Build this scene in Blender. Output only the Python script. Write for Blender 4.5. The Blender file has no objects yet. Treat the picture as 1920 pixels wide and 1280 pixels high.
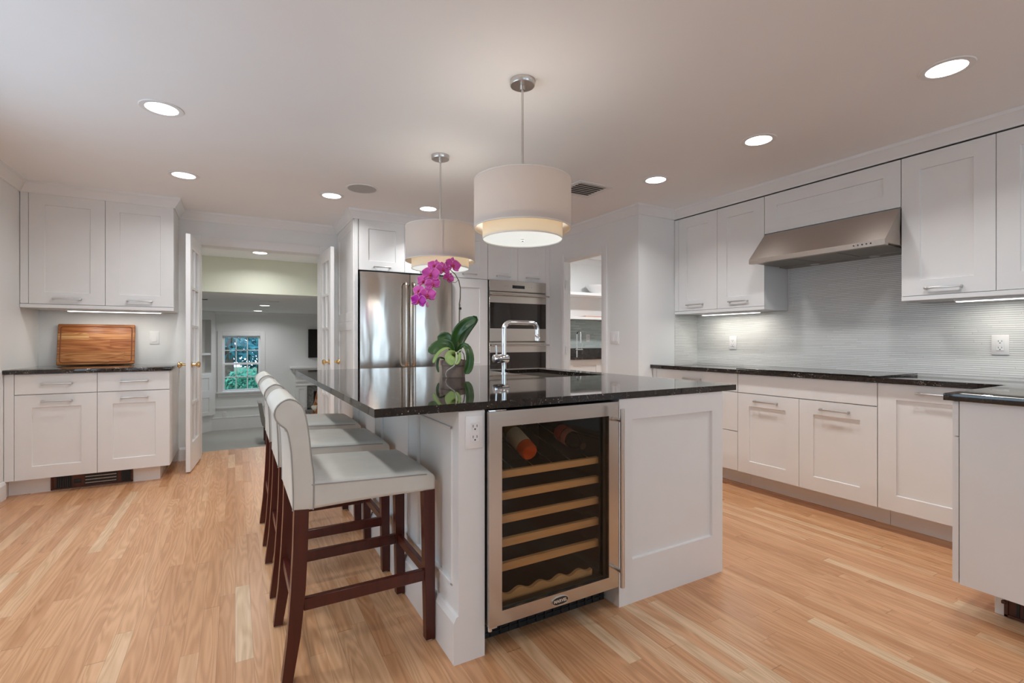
import bpy, bmesh, math, random
from mathutils import Vector, Matrix

S = bpy.context.scene
COL = S.collection
R = math.radians

# ------------------------------------------------------------------ camera, world, exposure
cam_d = bpy.data.cameras.new('camera')
cam_d.sensor_width = 36.0
cam_d.lens = 915.0 / 1920.0 * 36.0
cam_d.shift_y = -1.5 / 1920.0
cam_d.clip_start = 0.05
cam_d.clip_end = 200
cam = bpy.data.objects.new('camera', cam_d)
cam.location = (0, 0, 1.131)
cam.rotation_euler = (R(90), 0, R(-29.5625))
COL.objects.link(cam)
S.camera = cam

S.view_settings.view_transform = 'Standard'
S.view_settings.look = 'None'
S.view_settings.exposure = 0.0
S.view_settings.gamma = 1.0
S.view_settings.use_curve_mapping = False
S.cycles.max_bounces = 12
S.cycles.diffuse_bounces = 8
S.cycles.glossy_bounces = 5
S.cycles.transmission_bounces = 6
S.cycles.transparent_max_bounces = 12
S.cycles.caustics_reflective = False
S.cycles.caustics_refractive = False
S.cycles.sample_clamp_indirect = 4.0
S.cycles.use_denoising = True

world = bpy.data.worlds.new('sky')
S.world = world
world.use_nodes = True
bg = world.node_tree.nodes['Background']
bg.inputs['Color'].default_value = (0.62, 0.81, 1.0, 1)
bg.inputs['Strength'].default_value = 4.1

CAN_W = 6.2        # recessed lamps, watts each
PEND_W = 3.2       # pendant bulbs
STRIP_W = 0.55     # strips under the cabinets
FAR_W = 8.0        # lamps of the room beyond
PANTRY_W = 20.0
HALL_W = 7.0

CEIL = 2.36
WOOD_END = 5.86

# ------------------------------------------------------------------ material helpers
def nd(nt, kind, **kw):
    n = nt.nodes.new(kind)
    for k, v in kw.items():
        setattr(n, k, v)
    return n

def math_n(nt, op, a, b=None, c=None):
    n = nd(nt, 'ShaderNodeMath', operation=op)
    for i, x in enumerate((a, b, c)):
        if x is None:
            continue
        if isinstance(x, (int, float)):
            n.inputs[i].default_value = x
        else:
            nt.links.new(x, n.inputs[i])
    return n.outputs[0]

def ramp_n(nt, fac, stops, interp='LINEAR'):
    n = nd(nt, 'ShaderNodeValToRGB')
    cr = n.color_ramp
    cr.interpolation = interp
    while len(cr.elements) < len(stops):
        cr.elements.new(0.5)
    for e, (p, c) in zip(cr.elements, stops):
        e.position = p
        e.color = (*c, 1) if len(c) == 3 else c
    nt.links.new(fac, n.inputs[0])
    return n.outputs[0]

def mix_n(nt, fac, a, b, mode='MIX'):
    n = nd(nt, 'ShaderNodeMix', data_type='RGBA', blend_type=mode)
    for sock, x in ((n.inputs[0], fac), (n.inputs[6], a), (n.inputs[7], b)):
        if isinstance(x, (int, float)):
            sock.default_value = x
        elif isinstance(x, tuple):
            sock.default_value = (*x, 1) if len(x) == 3 else x
        else:
            nt.links.new(x, sock)
    return n.outputs[2]

def coords(nt, scale=(1, 1, 1)):
    tc = nd(nt, 'ShaderNodeTexCoord')
    mp = nd(nt, 'ShaderNodeMapping')
    mp.inputs['Scale'].default_value = scale
    nt.links.new(tc.outputs['Object'], mp.inputs[0])
    return mp.outputs[0]

def noise_n(nt, vec, scale, detail=3, rough=0.5, dist=0.0):
    n = nd(nt, 'ShaderNodeTexNoise')
    n.inputs['Scale'].default_value = scale
    n.inputs['Detail'].default_value = detail
    n.inputs['Roughness'].default_value = rough
    n.inputs['Distortion'].default_value = dist
    nt.links.new(vec, n.inputs['Vector'])
    return n.outputs[0]

def bump_n(nt, height, strength, dist=0.01):
    b = nd(nt, 'ShaderNodeBump')
    b.inputs['Strength'].default_value = strength
    b.inputs['Distance'].default_value = dist
    nt.links.new(height, b.inputs['Height'])
    return b.outputs[0]

def new_mat(name):
    m = bpy.data.materials.new(name)
    m.use_nodes = True
    nt = m.node_tree
    return m, nt, nt.nodes['Principled BSDF']

def setp(p, color=None, rough=None, metal=None, **kw):
    if color is not None:
        p.inputs['Base Color'].default_value = (*color, 1)
    if rough is not None:
        p.inputs['Roughness'].default_value = rough
    if metal is not None:
        p.inputs['Metallic'].default_value = metal
    for k, v in kw.items():
        p.inputs[k.replace('_', ' ')].default_value = v

def plain(name, color, rough=0.5, metal=0.0, var=0.03, vscale=6.0, **kw):
    """paint-like material: a base colour with a faint mottling"""
    m, nt, p = new_mat(name)
    setp(p, color, rough, metal, **kw)
    if var > 0:
        nz = noise_n(nt, coords(nt), vscale, 3)
        a = tuple(min(1, c * (1 + var)) for c in color)
        b = tuple(c * (1 - var) for c in color)
        nt.links.new(ramp_n(nt, nz, [(0.3, b), (0.7, a)]), p.inputs['Base Color'])
    return m

def emit(name, color, strength):
    m, nt, p = new_mat(name)
    setp(p, (0.8, 0.8, 0.8), 0.4)
    p.inputs['Emission Color'].default_value = (*color, 1)
    p.inputs['Emission Strength'].default_value = strength
    return m

def pane(name, tint, ior=1.45, rough=0.0, gloss=(0.9, 0.9, 0.9)):
    m = bpy.data.materials.new(name)
    m.use_nodes = True
    nt = m.node_tree
    nt.nodes.clear()
    out = nd(nt, 'ShaderNodeOutputMaterial')
    tr = nd(nt, 'ShaderNodeBsdfTransparent')
    tr.inputs[0].default_value = (*tint, 1)
    gl = nd(nt, 'ShaderNodeBsdfGlossy')
    gl.inputs['Color'].default_value = (*gloss, 1)
    gl.inputs['Roughness'].default_value = rough
    fr = nd(nt, 'ShaderNodeFresnel')
    fr.inputs[0].default_value = ior
    mx = nd(nt, 'ShaderNodeMixShader')
    ge = nd(nt, 'ShaderNodeNewGeometry')      # reflect at the outer face only: a thin pane has no critical angle
    nt.links.new(math_n(nt, 'MULTIPLY', fr.outputs[0], math_n(nt, 'SUBTRACT', 1.0, ge.outputs['Backfacing'])), mx.inputs[0])
    nt.links.new(tr.outputs[0], mx.inputs[1])
    nt.links.new(gl.outputs[0], mx.inputs[2])
    nt.links.new(mx.outputs[0], out.inputs[0])
    return m

def rows_mat(name, along, across, row, length, stops, grain=None, seam=0.02, seam_dark=0.6, rough=(0.3, 0.4), bump=0.2, seam_len=0.0015, tone=None, spec=0.5):
    """strips laid in rows: floor boards, mosaic tiles, glued-up boards"""
    m, nt, p = new_mat(name)
    tc = nd(nt, 'ShaderNodeTexCoord')
    sp = nd(nt, 'ShaderNodeSeparateXYZ')
    nt.links.new(tc.outputs['Object'], sp.inputs[0])
    u, v = sp.outputs[along], sp.outputs[across]
    r = math_n(nt, 'DIVIDE', v, row)
    ri = math_n(nt, 'FLOOR', r)
    rf = math_n(nt, 'FRACT', r)
    w1 = nd(nt, 'ShaderNodeTexWhiteNoise', noise_dimensions='1D')
    nt.links.new(ri, w1.inputs['W'])
    q = math_n(nt, 'ADD', math_n(nt, 'DIVIDE', u, length), math_n(nt, 'MULTIPLY', w1.outputs['Value'], 13.7))
    # uneven board lengths
    q = math_n(nt, 'ADD', q, math_n(nt, 'MULTIPLY', math_n(nt, 'SINE', math_n(nt, 'MULTIPLY', q, 2.3)), 0.27))
    qi = math_n(nt, 'FLOOR', q)
    qf = math_n(nt, 'FRACT', q)
    cv = nd(nt, 'ShaderNodeCombineXYZ')
    nt.links.new(ri, cv.inputs[0])
    nt.links.new(qi, cv.inputs[1])
    w2 = nd(nt, 'ShaderNodeTexWhiteNoise', noise_dimensions='2D')
    nt.links.new(cv.outputs[0], w2.inputs['Vector'])
    rnd = w2.outputs['Value']
    col = ramp_n(nt, rnd, stops)
    hgt = None
    if grain:
        gv = nd(nt, 'ShaderNodeCombineXYZ')
        sh = math_n(nt, 'MULTIPLY', rnd, 40.0)
        nt.links.new(math_n(nt, 'ADD', math_n(nt, 'MULTIPLY', v, grain[0]), sh), gv.inputs[0])
        nt.links.new(math_n(nt, 'ADD', math_n(nt, 'MULTIPLY', u, grain[1]), sh), gv.inputs[1])
        nt.links.new(sh, gv.inputs[2])
        n1 = noise_n(nt, gv.outputs[0], 1.0, 5, 0.6, 0.6)
        # growth rings: contour lines of a slow noise stretched along the board
        rv = nd(nt, 'ShaderNodeCombineXYZ')
        nt.links.new(math_n(nt, 'ADD', math_n(nt, 'MULTIPLY', v, grain[0] * 0.22), sh), rv.inputs[0])
        nt.links.new(math_n(nt, 'ADD', math_n(nt, 'MULTIPLY', u, grain[1] * 0.42), sh), rv.inputs[1])
        nt.links.new(sh, rv.inputs[2])
        n2 = noise_n(nt, rv.outputs[0], 1.0, 2, 0.4, 0.3)
        ring = math_n(nt, 'SINE', math_n(nt, 'MULTIPLY', n2, grain[3]))
        ring = math_n(nt, 'ADD', math_n(nt, 'MULTIPLY', ring, 0.5), 0.5)
        g = math_n(nt, 'ADD', math_n(nt, 'MULTIPLY', n1, 0.72), math_n(nt, 'MULTIPLY', ring, 0.28))
        gm = ramp_n(nt, g, [(0.25, (1 - grain[2], 1 - grain[2] * 1.25, 1 - grain[2] * 1.6)), (0.7, (1.0, 1.0, 1.0))])
        col = mix_n(nt, 1.0, col, gm, 'MULTIPLY')
    a = math_n(nt, 'LESS_THAN', rf, seam)
    b = math_n(nt, 'LESS_THAN', qf, seam_len / length)
    sm = math_n(nt, 'MAXIMUM', a, b)
    if isinstance(seam_dark, tuple):
        col = mix_n(nt, sm, col, seam_dark)
    else:
        dk = mix_n(nt, 1.0, col, (seam_dark,) * 3, 'MULTIPLY')
        col = mix_n(nt, sm, col, dk)
    nt.links.new(col, p.inputs['Base Color'])
    rr = nd(nt, 'ShaderNodeMapRange')
    rr.inputs['To Min'].default_value = rough[0]
    rr.inputs['To Max'].default_value = rough[1]
    nt.links.new(rnd, rr.inputs[0])
    nt.links.new(rr.outputs[0], p.inputs['Roughness'])
    p.inputs['Specular IOR Level'].default_value = spec
    if bump:
        nt.links.new(bump_n(nt, math_n(nt, 'SUBTRACT', 1.0, sm), bump, 0.002), p.inputs['Normal'])
    return m

M = {}
M['cab'] = plain('white cabinet paint', (0.80, 0.79, 0.775), 0.38, var=0.012)
M['wall'] = plain('grey white wall paint', (0.80, 0.805, 0.795), 0.65, var=0.012, vscale=2)
M['ceil'] = plain('flat ceiling paint', (0.90, 0.90, 0.90), 0.85, var=0.008, vscale=2)
M['trim'] = plain('white trim paint', (0.82, 0.815, 0.805), 0.4, var=0.01)
M['soffit'] = plain('pale green cream paint', (0.74, 0.76, 0.63), 0.6, var=0.01)
M['plate'] = plain('white plastic', (0.84, 0.83, 0.82), 0.3, var=0.0)
M['slot'] = plain('dark slot', (0.02, 0.02, 0.02), 0.6, var=0.0)
M['black'] = plain('black plastic', (0.012, 0.012, 0.012), 0.45, var=0.05)
M['bronze'] = plain('bronze register', (0.10, 0.032, 0.018), 0.45, 0.2, var=0.15, vscale=30)
M['brass'] = plain('polished brass', (0.83, 0.58, 0.27), 0.18, 1.0, var=0.02)
M['chrome'] = plain('chrome', (0.82, 0.84, 0.86), 0.06, 1.0, var=0.0)
M['nickel'] = plain('satin nickel', (0.66, 0.63, 0.60), 0.28, 1.0, var=0.02)
M['shade_in'] = plain('shade lining', (0.80, 0.76, 0.70), 0.8, var=0.0)
M['carpet'] = plain('grey carpet', (0.42, 0.40, 0.36), 0.95, var=0.12, vscale=160)
M['soil'] = plain('bark potting mix', (0.05, 0.022, 0.012), 0.9, var=0.5, vscale=90)
M['leather_dark'] = plain('seam thread', (0.36, 0.34, 0.31), 0.6, var=0.0)
M['rubber'] = plain('white felt pad', (0.6, 0.58, 0.56), 0.7, var=0.0)
M['screen'] = plain('television glass', (0.012, 0.008, 0.006), 0.08, var=0.0)
M['grey_grille'] = plain('grey speaker mesh', (0.46, 0.45, 0.44), 0.7, var=0.1, vscale=300)
M['dish'] = plain('white glazed china', (0.86, 0.86, 0.86), 0.2, var=0.0)
M['grey_fabric'] = plain('taupe grey fabric', (0.33, 0.30, 0.27), 0.9, var=0.15, vscale=200)
M['cushion'] = plain('cream cushion', (0.62, 0.55, 0.44), 0.9, var=0.08, vscale=50)
M['shelf_in'] = plain('taupe bookcase lining', (0.32, 0.29, 0.25), 0.8, var=0.03)
M['slate'] = None
M['foil_white'] = plain('white capsule foil', (0.75, 0.73, 0.70), 0.35, var=0.0)
M['label_white'] = plain('white paper label', (0.72, 0.71, 0.69), 0.6, var=0.05, vscale=80)
M['label_red'] = plain('red paper label', (0.78, 0.10, 0.09), 0.5, var=0.05, vscale=60)
M['label_pink'] = plain('pink paper label', (0.72, 0.33, 0.33), 0.5, var=0.05, vscale=60)
M['rose_wine'] = plain('rose wine in glass', (0.52, 0.09, 0.015), 0.1, var=0.1, vscale=20)
M['amber_glass'] = plain('amber glass neck', (0.36, 0.22, 0.08), 0.1, var=0.1, vscale=20)
M['dark_glass'] = plain('dark bottle glass', (0.02, 0.022, 0.024), 0.06, var=0.0)
M['petal'] = None
M['clear'] = pane('clear window glass', (0.97, 0.98, 0.98))
M['tint'] = pane('smoked wine cooler glass', (0.90, 0.82, 0.71), 1.45)
M['shade_lens'] = emit('pendant diffuser', (0.97, 1.0, 0.95), 0.72)
M['can_lens'] = emit('recessed lamp lens', (1.0, 0.97, 0.92), 7.0)
M['strip_lens'] = emit('strip lamp lens', (1.0, 0.97, 0.90), 5.0)
M['display'] = plain('dark oven display', (0.02, 0.02, 0.022), 0.15, var=0.0)

def oven_glass():
    m, nt, p = new_mat('black oven glass')
    setp(p, (0.022, 0.015, 0.012), 0.05)
    p.inputs['Specular IOR Level'].default_value = 0.6
    return m
M['oven_glass'] = oven_glass()

def steel(name, color, rough, axis_scale, wave=0.0):
    m, nt, p = new_mat(name)
    setp(p, color, rough, 1.0)
    nz = noise_n(nt, coords(nt, axis_scale), 1.0, 4, 0.6)
    nt.links.new(ramp_n(nt, nz, [(0.3, tuple(c * 0.975 for c in color)), (0.7, tuple(min(1, c * 1.02) for c in color))]), p.inputs['Base Color'])
    rr = nd(nt, 'ShaderNodeMapRange')
    rr.inputs['To Min'].default_value = rough * 0.85
    rr.inputs['To Max'].default_value = rough * 1.2
    nt.links.new(nz, rr.inputs[0])
    nt.links.new(rr.outputs[0], p.inputs['Roughness'])
    if wave:   # rolled sheet is never quite flat
        nt.links.new(bump_n(nt, noise_n(nt, coords(nt, (3.2, 3.2, 0.9)), 1.6, 2), wave, 0.02), p.inputs['Normal'])
    return m
M['steel'] = steel('brushed stainless steel', (0.60, 0.55, 0.50), 0.24, (3, 3, 260))
M['steel_v'] = steel('vertically brushed stainless steel', (0.58, 0.52, 0.46), 0.17, (300, 300, 2), wave=0.35)
M['steel_hood'] = steel('brushed hood steel', (0.50, 0.44, 0.39), 0.30, (300, 2, 300))
def brush(m, axis, aniso, rot):
    nt = m.node_tree
    p = nt.nodes['Principled BSDF']
    tg = nd(nt, 'ShaderNodeTangent', direction_type='RADIAL', axis=axis)
    nt.links.new(tg.outputs[0], p.inputs['Tangent'])
    p.inputs['Anisotropic'].default_value = aniso
    p.inputs['Anisotropic Rotation'].default_value = rot
brush(M['steel_hood'], 'Y', 0.85, 0.0)
M['steel_dark'] = steel('dull filter steel', (0.30, 0.27, 0.23), 0.45, (200, 200, 4))

def granite():
    m, nt, p = new_mat('black granite with white flecks')
    v = coords(nt)
    n1 = noise_n(nt, v, 38, 6, 0.75, 0.4)
    n2 = noise_n(nt, v, 7, 3, 0.6, 0.8)
    vo = nd(nt, 'ShaderNodeTexVoronoi', feature='F1')
    vo.inputs['Scale'].default_value = 130
    nt.links.new(v, vo.inputs['Vector'])
    base = ramp_n(nt, n1, [(0.3, (0.006, 0.005, 0.0045)), (0.55, (0.022, 0.015, 0.012)), (0.8, (0.05, 0.035, 0.028))])
    dots = ramp_n(nt, vo.outputs['Distance'], [(0.16, (1, 1, 1)), (0.34, (0, 0, 0))])
    mask = ramp_n(nt, math_n(nt, 'MULTIPLY', n1, n2), [(0.275, (0, 0, 0)), (0.35, (1, 1, 1))])
    fl = math_n(nt, 'MULTIPLY', dots, mask)
    # thin pale veins
    vein = math_n(nt, 'ABSOLUTE', math_n(nt, 'SUBTRACT', noise_n(nt, coords(nt, (2.2, 0.9, 2.2)), 2.2, 5, 0.65, 1.4), 0.5))
    vm = ramp_n(nt, vein, [(0.0, (0.55, 0.55, 0.55)), (0.006, (0, 0, 0))])
    vmask = ramp_n(nt, noise_n(nt, v, 9, 4, 0.7), [(0.5, (0, 0, 0)), (0.62, (1, 1, 1))])
    vm = math_n(nt, 'MULTIPLY', vm, vmask)
    fac = math_n(nt, 'MINIMUM', math_n(nt, 'ADD', fl, vm), 1.0)
    nt.links.new(mix_n(nt, fac, base, (0.50, 0.46, 0.42)), p.inputs['Base Color'])
    setp(p, None, 0.035)
    p.inputs['Specular IOR Level'].default_value = 0.62
    return m
M['granite'] = granite()

def leather():
    m, nt, p = new_mat('cream grey leather')
    v = coords(nt)
    nz = noise_n(nt, v, 9, 4)
    nt.links.new(ramp_n(nt, nz, [(0.3, (0.60, 0.585, 0.53)), (0.7, (0.66, 0.645, 0.59))]), p.inputs['Base Color'])
    vo = nd(nt, 'ShaderNodeTexVoronoi', feature='DISTANCE_TO_EDGE')
    vo.inputs['Scale'].default_value = 420
    nt.links.new(v, vo.inputs['Vector'])
    h = math_n(nt, 'ADD', math_n(nt, 'MULTIPLY', vo.outputs['Distance'], 0.3), math_n(nt, 'MULTIPLY', noise_n(nt, v, 14, 3), 1.0))
    nt.links.new(bump_n(nt, h, 0.12, 0.01), p.inputs['Normal'])
    setp(p, None, 0.36)
    return m
M['leather'] = leather()

def wood(name, dark, light, scale, along, rough=0.35, bands=6):
    m, nt, p = new_mat(name)
    s = [scale] * 3
    s[along] = scale * 0.06
    v = coords(nt, tuple(s))
    nz = noise_n(nt, v, 1.0, 5, 0.6, 0.8)
    nt.links.new(ramp_n(nt, nz, [(0.25, dark), (0.75, light)]), p.inputs['Base Color'])
    setp(p, None, rough)
    return m
M['mahogany'] = wood('dark cherry wood', (0.050, 0.0075, 0.004), (0.088, 0.0145, 0.008), 30, 2, 0.28)
M['beech'] = wood('pale beech shelf wood', (0.50, 0.36, 0.22), (0.66, 0.50, 0.33), 40, 0, 0.5)
M['chair_wood'] = wood('orange oak', (0.36, 0.12, 0.03), (0.50, 0.19, 0.05), 30, 2, 0.35)
M['copper_board'] = wood('salmon wood board', (0.56, 0.26, 0.16), (0.68, 0.36, 0.24), 30, 0, 0.4)
M['slate'] = plain('grey mottled stone', (0.20, 0.19, 0.175), 0.5, var=0.45, vscale=30)
M['bark'] = plain('tree bark', (0.10, 0.075, 0.055), 0.9, var=0.3, vscale=12)
M['grass'] = plain('lawn', (0.02, 0.08, 0.03), 0.9, var=0.35, vscale=5)

M['oak'] = rows_mat('oak strip floor', 1, 0, 0.0572, 0.86,
    [(0.0, (0.60, 0.305, 0.150)), (0.25, (0.655, 0.345, 0.175)), (0.6, (0.695, 0.38, 0.20)), (0.90, (0.73, 0.43, 0.24)), (0.97, (0.77, 0.52, 0.32)), (1.0, (0.79, 0.57, 0.37))],
    grain=(55, 2.4, 0.26, 85.0), seam=0.022, seam_dark=0.62, rough=(0.26, 0.36), bump=0.12)
M['tile_x'] = rows_mat('linear glass mosaic along the long wall', 1, 2, 0.0127, 0.16,
    [(0.0, (0.72, 0.72, 0.695)), (0.5, (0.765, 0.765, 0.74)), (1.0, (0.81, 0.81, 0.785))], seam=0.24, seam_dark=(0.42, 0.41, 0.385), rough=(0.28, 0.42), bump=0.5, seam_len=0.0006)
M['tile_y'] = rows_mat('linear glass mosaic on the short wall', 0, 2, 0.0127, 0.16,
    [(0.0, (0.72, 0.72, 0.695)), (0.5, (0.765, 0.765, 0.74)), (1.0, (0.81, 0.81, 0.785))], seam=0.24, seam_dark=(0.42, 0.41, 0.385), rough=(0.28, 0.42), bump=0.5, seam_len=0.0006)
M['tile_pantry'] = rows_mat('pale green mosaic of the pantry', 0, 2, 0.02, 0.2,
    [(0.0, (0.42, 0.50, 0.48)), (1.0, (0.54, 0.62, 0.60))], seam=0.12, seam_dark=(0.45, 0.48, 0.46), rough=(0.1, 0.3), bump=0.3)
M['board'] = rows_mat('striped teak', 0, 2, 0.055, 0.9,
    [(0.0, (0.46, 0.155, 0.045)), (0.4, (0.58, 0.235, 0.075)), (0.8, (0.68, 0.33, 0.125)), (1.0, (0.76, 0.44, 0.20))],
    grain=(80, 3.0, 0.6, 70.0), seam=0.03, seam_dark=0.7, rough=(0.4, 0.5), bump=0.0)

def fabric():
    m = bpy.data.materials.new('pleated grey white shade fabric')
    m.use_nodes = True
    nt = m.node_tree
    p = nt.nodes['Principled BSDF']
    out = nt.nodes['Material Output']
    setp(p, (0.70, 0.66, 0.63), 0.9)
    tl = nd(nt, 'ShaderNodeBsdfTranslucent')
    tl.inputs[0].default_value = (0.78, 0.68, 0.58, 1)
    mx = nd(nt, 'ShaderNodeMixShader')
    mx.inputs[0].default_value = 0.30
    nt.links.new(p.outputs[0], mx.inputs[1])
    nt.links.new(tl.outputs[0], mx.inputs[2])
    nt.links.new(mx.outputs[0], out.inputs[0])
    return m
M['fabric'] = fabric()

def inner_fabric():
    m = fabric()
    m.name = 'warm inner shade fabric'
    nt = m.node_tree
    setp(nt.nodes['Principled BSDF'], (0.80, 0.74, 0.65), 0.9)
    for n in nt.nodes:
        if n.type == 'MIX_SHADER':
            n.inputs[0].default_value = 0.5
        if n.type == 'BSDF_TRANSLUCENT':
            n.inputs[0].default_value = (0.88, 0.80, 0.66, 1)
    return m
M['fabric_in'] = inner_fabric()

def leaf_mat(name, c1, c2, rough=0.35):
    m, nt, p = new_mat(name)
    nz = noise_n(nt, coords(nt), 14, 3)
    nt.links.new(ramp_n(nt, nz, [(0.3, c1), (0.7, c2)]), p.inputs['Base Color'])
    setp(p, None, rough)
    return m
M['leaf'] = leaf_mat('orchid leaf', (0.016, 0.052, 0.007), (0.034, 0.095, 0.013), 0.32)
M['leaf_pale'] = leaf_mat('pale orchid leaf', (0.20, 0.30, 0.07), (0.28, 0.40, 0.11), 0.4)
M['stem'] = leaf_mat('orchid stem', (0.08, 0.065, 0.03), (0.13, 0.10, 0.045), 0.5)
M['root'] = plain('silvery aerial root', (0.50, 0.47, 0.38), 0.7, var=0.15, vscale=40)
M['petal'] = leaf_mat('magenta petal', (0.60, 0.05, 0.36), (0.72, 0.11, 0.47), 0.5)
M['petal_deep'] = leaf_mat('deep magenta petal', (0.42, 0.01, 0.34), (0.55, 0.02, 0.42), 0.5)
M['petal_rim'] = leaf_mat('pink petal rim', (0.80, 0.27, 0.56), (0.84, 0.34, 0.60), 0.5)
M['lip'] = leaf_mat('crimson lip', (0.42, 0.02, 0.06), (0.55, 0.05, 0.10), 0.4)
M['pot'] = plain('weathered clay pot', (0.25, 0.18, 0.145), 0.85, var=0.25, vscale=22)
M['tree_leaf'] = leaf_mat('blue green leaves', (0.018, 0.13, 0.17), (0.05, 0.27, 0.30), 0.7)
M['shrub_leaf'] = leaf_mat('bright green leaves', (0.018, 0.16, 0.11), (0.06, 0.33, 0.20), 0.7)

# ------------------------------------------------------------------ mesh builder
class MB:
    def __init__(s, xf=None):
        s.bm = bmesh.new()
        s.xf = xf
    def _add(s, t):
        if s.xf:
            for v in t.verts:
                v.co = s.xf(v.co)
        me = bpy.data.meshes.new('t')
        t.to_mesh(me)
        t.free()
        s.bm.from_mesh(me)
        bpy.data.meshes.remove(me)
        return s
    def box(s, x0, x1, y0, y1, z0, z1, bev=0.0, seg=2):
        t = bmesh.new()
        bmesh.ops.create_cube(t, size=1.0)
        for v in t.verts:
            v.co = Vector(((x0 + x1) / 2 + v.co.x * (x1 - x0), (y0 + y1) / 2 + v.co.y * (y1 - y0), (z0 + z1) / 2 + v.co.z * (z1 - z0)))
        if bev > 0:
            bmesh.ops.bevel(t, geom=list(t.edges), offset=bev, segments=seg, affect='EDGES', profile=0.5)
        return s._add(t)
    def hexa(s, pts):
        """eight corners: bottom ring of four, top ring of four"""
        t = bmesh.new()
        v = [t.verts.new(p) for p in pts]
        for f in ((0, 1, 2, 3), (4, 5, 6, 7), (0, 1, 5, 4), (1, 2, 6, 5), (2, 3, 7, 6), (3, 0, 4, 7)):
            t.faces.new([v[i] for i in f])
        return s._add(t)
    def poly(s, pts, faces):
        t = bmesh.new()
        v = [t.verts.new(p) for p in pts]
        for f in faces:
            t.faces.new([v[i] for i in f])
        return s._add(t)
    def prism(s, ring, axis, a, b, bev=0.0):
        """a flat outline (pairs) pushed along an axis from a to b"""
        t = bmesh.new()
        def put(p, w):
            q = [0, 0, 0]
            o = [i for i in range(3) if i != axis]
            q[o[0]], q[o[1]], q[axis] = p[0], p[1], w
            return t.verts.new(q)
        A = [put(p, a) for p in ring]
        B = [put(p, b) for p in ring]
        t.faces.new(A)
        t.faces.new(B)
        n = len(ring)
        for i in range(n):
            t.faces.new((A[i], A[(i + 1) % n], B[(i + 1) % n], B[i]))
        if bev > 0:
            es = [e for e in t.edges if (e.verts[0] in A) == (e.verts[1] in A)]
            bmesh.ops.bevel(t, geom=es, offset=bev, segments=3, affect='EDGES', profile=0.5)
        return s._add(t)
    def lathe(s, prof, c=(0, 0, 0), n=32, mat=None, closed=False):
        t = bmesh.new()
        rings = []
        for r, z in prof:
            if r < 1e-6:
                rings.append([t.verts.new((0, 0, z))])
            else:
                rings.append([t.verts.new((r * math.cos(2 * math.pi * i / n), r * math.sin(2 * math.pi * i / n), z)) for i in range(n)])
        pairs = list(zip(rings, rings[1:]))
        if closed:
            pairs.append((rings[-1], rings[0]))
        for a, b in pairs:
            for i in range(n):
                j = (i + 1) % n
                if len(a) == 1 and len(b) == 1:
                    continue
                if len(a) == 1:
                    t.faces.new((a[0], b[i], b[j]))
                elif len(b) == 1:
                    t.faces.new((a[i], a[j], b[0]))
                else:
                    t.faces.new((a[i], a[j], b[j], b[i]))
        for v in t.verts:
            if mat is not None:
                v.co = mat @ v.co
            v.co += Vector(c)
        return s._add(t)
    def tube(s, path, r, n=12, caps=True):
        path = [Vector(p) for p in path]
        rr = r if isinstance(r, (list, tuple)) else [r] * len(path)
        t = bmesh.new()
        rings = []
        d0 = (path[1] - path[0]).normalized()
        up = Vector((0, 0, 1)) if abs(d0.z) < 0.9 else Vector((1, 0, 0))
        sd = d0.cross(up).normalized()
        for i, p in enumerate(path):
            if i == 0:
                d = path[1] - path[0]
            elif i == len(path) - 1:
                d = path[-1] - path[-2]
            else:
                d = (path[i + 1] - p).normalized() + (p - path[i - 1]).normalized()
            d.normalize()
            sd = (sd - d * sd.dot(d)).normalized()
            up = d.cross(sd)
            rings.append([t.verts.new(p + rr[i] * (math.cos(2 * math.pi * k / n) * sd + math.sin(2 * math.pi * k / n) * up)) for k in range(n)])
        for a, b in zip(rings, rings[1:]):
            for k in range(n):
                t.faces.new((a[k], a[(k + 1) % n], b[(k + 1) % n], b[k]))
        if caps:
            t.faces.new(rings[0])
            t.faces.new(rings[-1])
        return s._add(t)
    def cyl(s, a, b, r, n=20):
        return s.tube([a, b], r, n)
    def grid(s, rows):
        """a sheet from rows of points"""
        t = bmesh.new()
        V = [[t.verts.new(p) for p in row] for row in rows]
        for a, b in zip(V, V[1:]):
            for i in range(len(a) - 1):
                t.faces.new((a[i], a[i + 1], b[i + 1], b[i]))
        return s._add(t)
    def shaker(s, u0, u1, z0, z1, d0=-0.020, d1=0.0, rail=0.075, rec=0.009, railz=None):
        """a framed door with a recessed flat panel, in (u, d, z)"""
        rz = railz or (rail, rail)
        w = 0.003
        P = []
        for (d, a, b, lo, hi) in ((d0, 0, 0, 0, 0), (d1, 0, 0, 0, 0), (d1, rail, rail, rz[0], rz[1]), (d1 - rec, rail + w, rail + w, rz[0] + w, rz[1] + w)):
            P += [(u0 + a, d, z0 + lo), (u1 - b, d, z0 + lo), (u1 - b, d, z1 - hi), (u0 + a, d, z1 - hi)]
        F = [(0, 1, 2, 3), (12, 13, 14, 15)]
        for k in (0, 4, 8):
            for i in range(4):
                j = (i + 1) % 4
                F.append((k + i, k + j, k + 4 + j, k + 4 + i))
        return s.poly(P, F)
    def pull(s, uc, z, L=0.175, d=0.0, h=0.011, out=0.030):
        s.box(uc - L / 2, uc + L / 2, d + out - 0.008, d + out, z - h / 2, z + h / 2, 0.0022)
        for e in (-1, 1):
            c = uc + e * (L / 2 - 0.006)
            s.box(c - 0.006, c + 0.006, d, d + out - 0.004, z - h / 2, z + h / 2, 0.0015)
        return s

ORG = {}
def wloc(o):
    p = Vector((0, 0, 0))
    while o is not None:
        p += Vector(o.location)
        o = o.parent
    return p

def tag(o, label=None, cat=None, group=None, kind=None):
    if label: o['label'] = label
    if cat: o['category'] = cat
    if group: o['group'] = group
    if kind: o['kind'] = kind
    return o

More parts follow.
